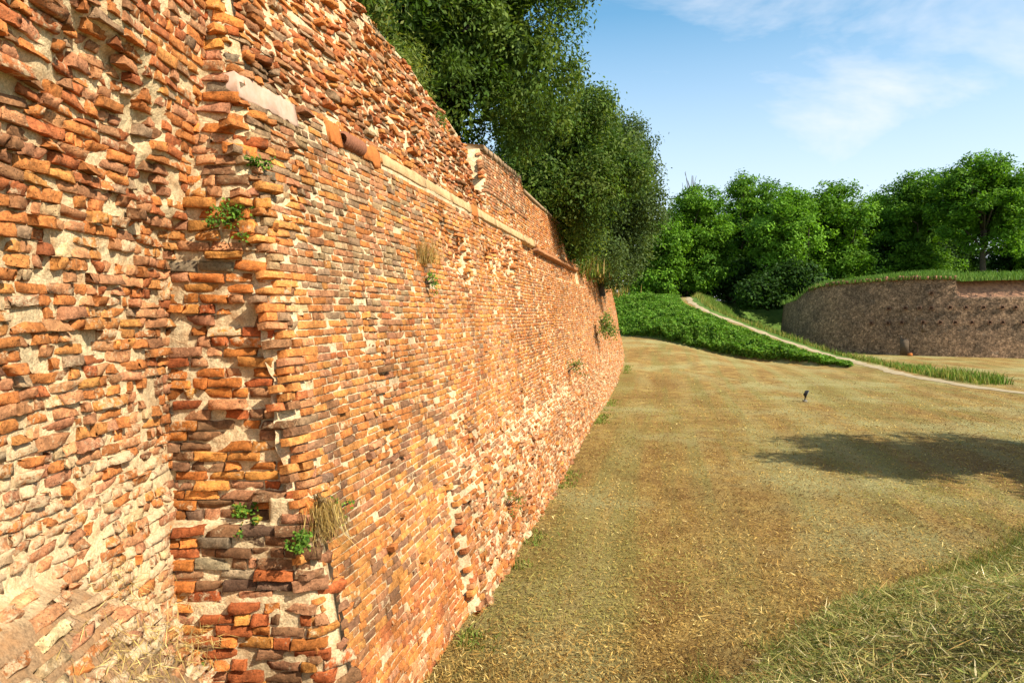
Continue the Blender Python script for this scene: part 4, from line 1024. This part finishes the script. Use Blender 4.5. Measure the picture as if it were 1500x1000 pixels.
# shrubs along the rampart top
rs = np.random.RandomState(150)
def wall_pt(px_, py_, d=0.0):
    u_, z_ = main_uz(px_, py_); P = S_main(np.array([u_]), np.array([z_]), d)[0]; return P
YEL = [(0.13, 0.17, 0.03), (0.17, 0.19, 0.04), (0.09, 0.14, 0.025)]
P = wall_pt(628, 135); bush("hanging_shrub", "yellow-green shrub spilling over the broken rampart top", (P[0] - 0.35, P[1] + 0.2, P[2] - 0.15), (0.5, 0.6, 0.85), 5200, 0.085, 0.024, YEL, rs, nb=22, tuft=0.1, droop=0.7)
P = wall_pt(555, 20); bush("hanging_shrub", "leafy green branch hanging over the rampart at the top edge", (P[0] - 0.3, P[1], P[2] - 0.2), (0.5, 0.5, 0.6), 4200, 0.085, 0.03, OAK + YEL, rs, nb=22, tuft=0.1, droop=0.9)
P = wall_pt(652, 178); bush("hanging_shrub", "small green sprig on the rampart rim below the yellow-green shrub", (P[0] - 0.15, P[1], P[2] - 0.1), (0.22, 0.25, 0.3), 700, 0.07, 0.03, YEL, rs, nb=10, tuft=0.06)
P = wall_pt(692, 196); bush("terrace_shrub", "dark shrub in the notch before the stepped parapet", (P[0] - 1.5, P[1] + 0.9, P[2] - 0.5), (1.2, 1.6, 2.3), 9000, 0.11, 0.05, OAK, rs, nb=26, tuft=0.14, droop=0.5)
P = wall_pt(600, 85); bush("terrace_shrub", "dark shrub behind the broken rampart top near the yellow-green shrub", (P[0] - 1.5, P[1] + 0.9, P[2] - 0.5), (1.0, 1.3, 1.9), 6500, 0.11, 0.05, OAK, rs, nb=26, tuft=0.14, droop=0.5)
# ------------------------------------------------------------------ small plants on the brickwork
GRN = [(0.10, 0.20, 0.02), (0.15, 0.25, 0.03), (0.06, 0.13, 0.015)]
GY = GRN + [(0.32, 0.24, 0.03)]
def wplant(name, label, P, nrm, R, n, ln, cols, rs, group=None):
    root = tag(empty(name, (P[0], P[1], P[2] + GZ)), label, "plant", group)
    nrm = np.array(nrm) / np.linalg.norm(nrm)
    ns = 9; St = []; tips = []
    for q in range(ns):
        d = nrm * (0.5 + 0.5 * rs.rand()) + rs.normal(0, 0.55, 3) + np.array([0, 0, 0.35]); d /= np.linalg.norm(d)
        if d @ nrm < 0.1: d = d + nrm * 0.4
        e = d * R * (0.6 + 0.5 * rs.rand()); m_ = e * 0.55 + np.array([0, 0, 0.12 * R]); St.append(tube([-nrm * 0.05, m_, e], [0.006, 0.004, 0.002], 4)); tips.append((m_, e))
    v, f = join(St); mesh_obj("stems", v, f, M_BARK, root, lift=False)
    k = rs.choice(ns, n); t = rs.rand(n)[:, None] ** 0.6
    M_ = np.array([q[0] for q in tips])[k]; E = np.array([q[1] for q in tips])[k]
    Pp = M_ * (1 - t) + E * t + rs.normal(0, R * 0.13, (n, 3))
    v, f, c = leaves(Pp, rdir(rs, n) * 0.8 + np.array([0.5, -0.4, 0.7]), rdir(rs, n), np.full(n, ln) * np.exp(rs.normal(0, .25, n)), np.full(n, ln * .62), np.array(cols)[rs.choice(len(cols), n)] * np.exp(rs.normal(0, .2, (n, 1))))
    o = mesh_obj("leaves", v, f, M_LEAF, root, c, lift=False); o["kind"] = "stuff"
    return root
rs = np.random.RandomState(160)
def pier_pt(px_, py_, out_=0.02):
    D = 5.1
    for _ in range(4):
        x = (px_ - 750) / 1000 * D; z = (461 - py_) / 1000 * D; D = float(pier_y(np.array([x]), np.array([z]))[0]) - out_
    return np.array([(px_ - 750) / 1000 * D, D, (461 - py_) / 1000 * D])
wplant("wall_plant", "green plant rooted in the pier just below the upper tuft", pier_pt(338, 328), (0.2, -1, 0.2), 0.19, 330, 0.03, GRN, rs)
wplant("wall_plant", "uppermost small green tuft on the crack beside the pier", pier_pt(379, 248), (0.6, -1, 0.1), 0.12, 190, 0.028, GRN, rs)
wplant("wall_plant", "yellowing green plant on the pier's dark lower ledge", pier_pt(362, 766, 0.03), (0.2, -1, 0.3), 0.17, 240, 0.032, GY, rs)
wplant("wall_plant", "dense green plant on lichen-spotted bricks at the pier corner", pier_pt(436, 800, 0.03), (0.5, -1, 0.2), 0.15, 260, 0.03, GRN, rs)
wplant("wall_plant", "tiny green seedling near the foot of the pier", pier_pt(290, 985, 0.03), (0.2, -1, 0.3), 0.11, 60, 0.03, GY, rs)
for (px_, py_, R, n, lab, cols) in [(621, 416, 0.16, 200, "green tuft in the middle of the rampart below the dry grass", GRN), (873, 492, 1.0, 500, "leafy yellow-green weed on the far part of the rampart", YEL), (832, 545, 0.45, 200, "olive weed growing below the far rampart scar", OAK + YEL), (730, 742, 0.25, 150, "upright yellow-green weed low on the ragged rampart foot", YEL), (493, 748, 0.12, 60, "small green sprig beside the dead grass at the pier corner", GRN), (812, 280, 0.5, 260, "orange-tipped weed sprouting from the parapet step", YEL + [(0.4, 0.24, 0.04)])]:
    P = wall_pt(px_, py_, 0.02); wplant("wall_plant", lab, P, (1, -0.4, 0.3), R, n, 0.03 * max(1, R / 0.25), cols, rs)

def blades(P, h, lean, wd, col, rs, seg2=True):
    n = len(P); th = rs.rand(n) * 2 * np.pi; s = np.stack([np.cos(th), np.sin(th), 0 * th], 1); l_ = lean
    m_ = P + np.array([0, 0, 1]) * h[:, None] * 0.55 + l_ * h[:, None] * 0.3; t = P + np.array([0, 0, 1]) * h[:, None] * 0.9 + l_ * h[:, None]
    w = wd[:, None]
    v = np.stack([P - s * w, P + s * w, m_ + s * w * .7, m_ - s * w * .7, t], 1).reshape(-1, 3)
    i = np.arange(n)[:, None] * 5
    return v, [i + np.array([[0, 1, 2, 3]]), i + np.array([[3, 2, 4]])], np.repeat(col, 5, 0)
def dry_tuft(name, label, P, R, n, cols, rs, down=False, hgt=0.25, wdt=0.003):
    root = tag(empty(name, (P[0], P[1], P[2] + GZ)), label, "grass tuft")
    p = rs.normal(0, R * 0.3, (n, 3)) * np.array([1, 1, 0.25]); h = hgt * (0.5 + 0.8 * rs.rand(n)) * (-1 if down else 1)
    lean = rs.normal(0, 0.35, (n, 3)) * np.array([1, 1, 0.1]) + np.array([0.15, -0.1, 0]) * (-1 if down else 1)
    v, f, c = blades(p, h, lean, np.full(n, wdt), np.array(cols)[rs.choice(len(cols), n)] * np.exp(rs.normal(0, .2, (n, 1))), rs)
    o = mesh_obj("blades", v, f, M_STRAW, root, c, lift=False); o["kind"] = "stuff"
    k = n // 12
    v, f, c = blades(p[:k] * 0.4, np.abs(h[:k]) * 0.35, lean[:k] * 2, np.full(k, wdt * 1.6), np.tile(np.array([[0.16, 0.10, 0.04]]), (k, 1)), rs)
    o = mesh_obj("root_mat", v, f, M_STRAW, root, c, lift=False); o["kind"] = "stuff"
STR = [(0.42, 0.28, 0.08), (0.32, 0.20, 0.06), (0.50, 0.36, 0.13), (0.22, 0.14, 0.05)]
dry_tuft("dead_grass", "dead straw-coloured grass hanging from the pier corner", pier_pt(466, 738, 0.06) + np.array([0.02, 0, 0]), 0.24, 420, STR, rs, True, 0.28)
P = wall_pt(616, 385, 0.02); dry_tuft("dead_grass", "dry pale grass tuft on the rampart above the green tuft", P, 0.3, 260, STR, rs, False, 0.32, 0.003)
for k, (px_, py_, lab) in enumerate([(862, 405, "weedy grass at the step down of the rampart top"), (880, 418, "straggly grass on the low rampart top"), (897, 428, "green grass fringe near the far end of the rampart top"), (912, 436, "last grass fringe on the far rampart end"), (850, 396, "pale dry grass just past the parapet end")]):
    P = wall_pt(px_, py_); dry_tuft("rim_grass", lab, P + np.array([-0.1, 0, -0.1]), 1.6, 420, STR + GRN + YEL, rs, False, 0.75, 0.012)
# withered straw on the ledge at the foot of the recessed wall
def left_pt(y_, z_): return S_left(np.array([y_]), np.array([z_]), 0.04)[0]
for (y_, z_, n, lab) in [(3.55, -1.86, 200, "withered straw heap on the slumped ledge, nearest the left edge"), (4.1, -1.72, 150, "withered straw on the slumped ledge below the pale rubble"), (4.35, -2.15, 160, "withered straw low on the slumped ledge near the pier"), (3.9, -2.02, 120, "thin withered straw in the middle of the slumped ledge")]:
    P = left_pt(y_, z_); root = tag(empty("straw_heap", (P[0], P[1], P[2] + GZ)), lab, "straw")
    q = rs.normal(0, 1, (n, 3)) * np.array([0.09, 0.22, 0.0]); q[:, 2] = -q[:, 0] * 1.0 + 0.01 + np.abs(rs.normal(0, 0.02, n))
    v, f, c = leaves(q, rdir(rs, n) * .5 + np.array([.7, -.2, .7]), rdir(rs, n) + np.array([0.4, 0, -.5]), 0.10 * np.exp(rs.normal(0, .35, n)), np.full(n, 0.005), np.array(STR)[rs.choice(4, n)] * np.exp(rs.normal(0, .2, (n, 1))))
    o = mesh_obj("straw", v, f, M_STRAW, root, c, lift=False); o["kind"] = "stuff"

# ------------------------------------------------------------------ ground cover
rs = np.random.RandomState(170)
# lush weeds on the ramp flank
n = 230000; X = rs.uniform(9.0, 24, n); Y = rs.uniform(44, 76, n)
d, h, sg = path_near(X, Y); gz = ground(X, Y); lz = -3.5 + 1.45 * smooth(Y, 30, 58) * (1 - smooth(X, 11, 19))
u_w = X * Tn[0] + Y * Tn[1]; nn_w = X * Nn[0] + Y * Nn[1]
m = (sg > 0) & (d > 0.95) & (gz - lz > np.maximum(0.06, 0.12 + 0.16 * fbm(X, Y, 0.9, 511, 3))) & (nn_w > -2.4 - 0.012 * np.clip(u_w - 42, 0, None) ** 2)
X, Y, gz, d = X[m], Y[m], gz[m], d[m]; n = len(X)
hh = (0.2 + 1.0 * np.clip(fbm(X, Y, 1.0, 501, 3) + 0.45, 0, 1.3)) * (0.25 + 0.75 * smooth(d, 1.2, 2.6))
P = np.stack([X, Y, gz + hh * rs.rand(n) ** 0.6], 1)
cc = np.array([(0.085, 0.19, 0.016), (0.115, 0.235, 0.022), (0.16, 0.26, 0.035)])[rs.choice(3, n)] * np.exp(rs.normal(0, .2, (n, 1))) * np.exp(0.25 * fbm(X, Y, 0.6, 503, 2))[:, None]
v, f, c = leaves(P, rdir(rs, n) * .8 + np.array([0.1, -.2, .7]), rdir(rs, n), 0.24 * np.exp(rs.normal(0, .25, n)), 0.13 * np.exp(rs.normal(0, .2, n)), cc)
tag(mesh_obj("nettle_growth", v, f, M_LEAF, None, c), "lush green weeds covering the near flank of the ramp", "weeds", kind="stuff")
# yellow-green verge right of the path
n = 60000; X = rs.uniform(14, 30, n); Y = rs.uniform(30, 80, n); d, h, sg = path_near(X, Y)
wv = 2.9 + 1.0 * fbm(X, Y, 0.3, 505, 2)
m = (sg < 0) & (d > 0.85) & (d < np.where(Y < 50, wv, 4.5)) & (Y > 34 + 0 * X)
X, Y, d = X[m], Y[m], d[m]; n = len(X); gz = ground(X, Y)
cg = np.array([(0.11, 0.20, 0.025), (0.17, 0.20, 0.04), (0.28, 0.25, 0.06)]); pr = smooth(d, 2.2, 0.9)
ci = np.where(rs.rand(n) < pr * 0.55, 2, np.where(rs.rand(n) < 0.45, 1, 0))
hgt = (0.3 + 0.45 * rs.rand(n)) * (0.7 + 0.6 * np.clip(fbm(X, Y, 0.5, 507, 2) + .4, 0, 1))
v, f, c = blades(np.stack([X, Y, gz - 0.02], 1), hgt, rs.normal(0, .3, (n, 3)) * np.array([1, 1, 0]), np.full(n, 0.022), cg[ci] * np.exp(rs.normal(0, .2, (n, 1))), rs)
tag(mesh_obj("verge_grass", v, f, M_STRAW, None, c), "tall yellow-green grass verge between the path and the bastion", "grass", kind="stuff")
# grass on the bastion top
n = 16000; ii = rs.randint(0, len(bc) - 8, n); oo = 0.5 + rs.rand(n) ** 1.7 * 9
zt = bast_top(0, pxb[ii]); X = bc[ii, 0] - bn[ii, 0] * oo + rs.normal(0, .25, n); Y = bc[ii, 1] - bn[ii, 1] * oo + rs.normal(0, .25, n)
Z = zt + np.interp(oo, [0.5, 1.6, 4, 9.5], [-0.1, 0.08, 0.35, 0.82]) - 0.05
v, f, c = blades(np.stack([X, Y, Z], 1), 0.25 + 0.4 * rs.rand(n), rs.normal(0, .3, (n, 3)) * np.array([1, 1, 0]), np.full(n, 0.03), np.array([(0.10, 0.19, 0.03), (0.15, 0.22, 0.04), (0.07, 0.14, 0.02)])[rs.choice(3, n)] * np.exp(rs.normal(0, .2, (n, 1))), rs)
tag(mesh_obj("bastion_grass", v, f, M_STRAW, None, c), "uncut green grass along the top of the bastion", "grass", kind="stuff")

# dry clippings over the mown lawn
def strands(X, Y, ln, wd, col, rs, lift=0.015, up=0.25, gz=None, one=False):
    n = len(X); th = rs.rand(n) * 2 * np.pi; gz = ground(X, Y) if gz is None else gz
    d = np.stack([np.cos(th), np.sin(th), rs.normal(0, up, n)], 1); s = np.stack([-np.sin(th), np.cos(th), rs.normal(0, .5, n)], 1)
    P = np.stack([X, Y, gz + lift * (0.4 + rs.rand(n)) + np.abs(d[:, 2]) * ln * 0.5], 1)
    if one:
        w = wd[:, None] * s * 0.5; dl = d * ln[:, None] * 0.5
        return np.stack([P - dl, P + w, P + dl, P - w], 1).reshape(-1, 3), np.arange(n * 4).reshape(n, 4), np.repeat(col, 4, 0)
    bow = rs.normal(0, 0.14, n)[:, None] * s * ln[:, None]; w = wd[:, None] * s * 0.5; dl = d * ln[:, None] * 0.5
    v = np.stack([P - dl - w * .4, P - dl + w * .4, P + bow + w, P + bow - w, P + dl + w * .3, P + dl - w * .3], 1).reshape(-1, 3)
    i = np.arange(n)[:, None] * 6
    return v, np.concatenate([i + np.array([[0, 1, 2, 3]]), i + np.array([[3, 2, 4, 5]])]), np.repeat(col, 6, 0)
n = 205000; Y = 5.2 + 50 * rs.rand(n) ** 2.4; X = (rs.rand(n) * 1.0 - 0.16) * Y
nnv = X * Nn[0] + Y * Nn[1]; m = (nnv > N0 + BAT * 3.5 - 0.05) & (bank_s(X, Y) < 0.2) & (rs.rand(n) > smooth(Y, 24, 42)); m &= (path_near(X, Y)[0] > 1.0)
X, Y = X[m], Y[m]; n = len(X)
pal = np.array([(0.43, 0.285, 0.082), (0.31, 0.185, 0.05), (0.13, 0.075, 0.022), (0.28, 0.24, 0.065), (0.55, 0.42, 0.17)])
w_ol = smooth(fbm(X, Y, 0.22, 521, 3), 0.0, 0.3); w_br = smooth(fbm(X, Y, 0.45, 523, 3), 0.02, 0.3)
ci = np.where(rs.rand(n) < w_ol * 0.6, 3, rs.choice([0, 1, 2, 4], n, p=[.38, .34, .20, .08]))
ci = np.where((rs.rand(n) < w_br * 0.7) & (ci != 3), 2, ci)
v, f, c = strands(X, Y, 0.052 * np.exp(rs.normal(0, .4, n)), (0.005 + 0.0006 * Y), pal[ci] * np.exp(rs.normal(0, .22, (n, 1))), rs, 0.02, 0.35, one=True)
tag(mesh_obj("dry_clippings", v, f, M_STRAW, None, c), "short dry brown clippings strewn over the mown lawn", "clippings", kind="stuff")
# hay on the near bank
n = 260000; X = rs.uniform(-0.5, 10, n); Y = rs.uniform(2.6, 12.5, n); s_b = bank_s(X, Y)
m = (s_b > -0.15) & (X > -0.1 * Y) & (X < 1.05 * Y) & (rs.rand(n) < np.clip(8 / Y, 0.3, 1.0) ) ; X, Y = X[m], Y[m]; n = len(X)
pal = np.array([(0.33, 0.30, 0.09), (0.17, 0.19, 0.045), (0.46, 0.38, 0.15), (0.07, 0.10, 0.02), (0.38, 0.24, 0.08), (0.68, 0.57, 0.32)])
ci = rs.choice(6, n, p=[.27, .27, .16, .13, .12, .05])
v, f, c = strands(X, Y, 0.085 * np.exp(rs.normal(0, .6, n)), 0.006 * np.exp(rs.normal(0, .35, n)), pal[ci] * np.exp(rs.normal(0, .25, (n, 1))), rs, 0.05, 0.3, one=True)
tag(mesh_obj("cut_hay", v, f, M_STRAW, None, c), "matted green and straw hay lying on the near bank", "hay", kind="stuff")
# fresh grass along the foot of the bank and of the wall
n = 16000; t = rs.rand(n); X = 1.0 + 9 * t + rs.normal(0, .2, n); Y = 6.5 + (X - 2.0) * 0.555 / 0.832
off = rs.normal(0.12, 0.22, n); X = X + off * .555; Y = Y - off * .832
m = fbm(X, Y, 0.9, 541, 2) > -0.25; X, Y = X[m], Y[m]; n = len(X)
v, f, c = blades(np.stack([X, Y, ground(X, Y)], 1), 0.04 + 0.09 * rs.rand(n), rs.normal(0, .9, (n, 3)) * np.array([1, 1, 0]), np.full(n, 0.004), np.array([(0.09, 0.14, 0.022), (0.15, 0.17, 0.035), (0.28, 0.23, 0.07)])[rs.choice(3, n, p=[.35, .35, .3])] * np.exp(rs.normal(0, .2, (n, 1))), rs)
tag(mesh_obj("bank_grass", v, f, M_STRAW, None, c), "fresh green grass edging the foot of the near bank", "grass", kind="stuff")
n = 5000; uu = 5.8 + 40 * rs.rand(n) ** 1.8; m = fbm(uu, 0 * uu, 0.7, 551, 2) > 0.12; uu = uu[m]; n = len(uu)
nnv = N0 + BAT * 3.5 + 0.08 + np.abs(rs.normal(0.1, .16, n)); X = Nn[0] * nnv + Tn[0] * uu; Y = Nn[1] * nnv + Tn[1] * uu
v, f, c = blades(np.stack([X, Y, ground(X, Y)], 1), 0.03 + 0.07 * rs.rand(n), rs.normal(0, .7, (n, 3)) * np.array([1, 1, 0]), np.full(n, 0.006) + 0.0004 * Y, np.array([(0.13, 0.19, 0.03), (0.22, 0.23, 0.05)])[rs.choice(2, n)] * np.exp(rs.normal(0, .2, (n, 1))), rs)
tag(mesh_obj("foot_grass", v, f, M_STRAW, None, c), "patchy green grass along the foot of the rampart", "grass", kind="stuff")

# ------------------------------------------------------------------ ground floodlight
FP = np.array([(1179 - 750) / 1000 * 27.6, 27.6, 0]); FP[2] = float(ground(FP[:1], FP[1:2])[0])
M_BLK = simple_noise_mat("black_metal", (0.02, 0.02, 0.022), (0.035, 0.033, 0.03), 20, 0.2, 0.002, 0.45)
M_GLS = simple_noise_mat("lamp_glass", (0.20, 0.20, 0.19), (0.26, 0.26, 0.25), 8, 0.05, 0.001, 0.15)
M_CON = simple_noise_mat("concrete", (0.22, 0.20, 0.16), (0.16, 0.14, 0.11), 20, 0.4, 0.004)
fl = tag(empty("floodlight", (FP[0], FP[1], FP[2] + GZ)), "small black ground floodlight tilted up on the mown lawn", "floodlight")
v, f = boxm(np.array([0, 0, 0.03]), np.array([1, 0, 0.]), np.array([0, 1., 0]), np.array([0, 0, 1.]), 0.075, 0.06, 0.045); mesh_obj("base_block", v, f, M_CON, fl, lift=False)
v, f = join([tube([(0, 0, 0.06), (0.005, 0, 0.14), (0.02, 0, 0.19)], [0.028, 0.022, 0.022], 8), tube([(0.02, -0.09, 0.19), (0.02, 0.09, 0.19)], [0.014, 0.014], 6)]); mesh_obj("bracket", v, f, M_BLK, fl, lift=False)
ax_ = np.array([0.45, 0, 0.89]); nx_ = np.array([0.80, -0.45, -0.40]); nx_ -= ax_ * (nx_ @ ax_); nx_ /= np.linalg.norm(nx_); ax_ /= np.linalg.norm(ax_); sx_ = np.cross(ax_, nx_)
hc = np.array([0.075, 0, 0.33])
def prism(c, prof, depth0, depth1):            # lamp housing with tapered back
    V = []
    for dd, k in ((depth0, 0.62), (0.0, 1.0), (depth1, 1.0)):
        for (p_, q_) in prof: V.append(c + ax_ * p_ * k + sx_ * q_ * k + nx_ * dd)
    m = len(prof); F = []
    for r_ in range(2):
        for q in range(m): F.append([r_ * m + q, r_ * m + (q + 1) % m, (r_ + 1) * m + (q + 1) % m, (r_ + 1) * m + q])
    for b_ in (0, 2 * m):
        for q in range(1, m - 2, 2): F.append([b_, b_ + q, b_ + q + 1, b_ + q + 2])
    return np.array(V), np.array(F)
pr_ = [(0.15, 0.07), (0.13, 0.10), (-0.13, 0.10), (-0.15, 0.07), (-0.15, -0.07), (-0.13, -0.10), (0.13, -0.10), (0.15, -0.07)]
v, f = prism(hc, pr_, -0.10, 0.03); ho = mesh_obj("housing", v, f, M_BLK, fl, lift=False)
v, f = prism(hc + nx_ * 0.034, [(a_ * .86, b_ * .84) for a_, b_ in pr_], -0.004, 0.004); go = mesh_obj("glass", v, f, M_GLS, ho, lift=False)
# small orange block at the foot of the bastion
c, t_, n_ = bast_pt(1333, 524, 0.5); gzb = float(ground(c[:1], c[1:2])[0])
blk = tag(empty("marker_block", (c[0], c[1], gzb + GZ)), "tiny orange brick marker at the foot of the bastion's blocked doorway", "marker")
v, f = boxm(np.array([0, 0, 0.10]), t_, np.array([0, 0, 1.]), n_, 0.16, 0.13, 0.12); mesh_obj("block", v, f, M_TERRA, blk, lift=False)
v, f = boxm(np.array([0, 0, 0.26]), t_, np.array([0, 0, 1.]), n_, 0.11, 0.035, 0.09); mesh_obj("cap", v, f, M_TERRA2, blk, lift=False)
print("objects", len(bpy.data.objects), "tris~", sum(sum(1 for _ in ()) + len(m.polygons) * 2 for m in bpy.data.meshes))
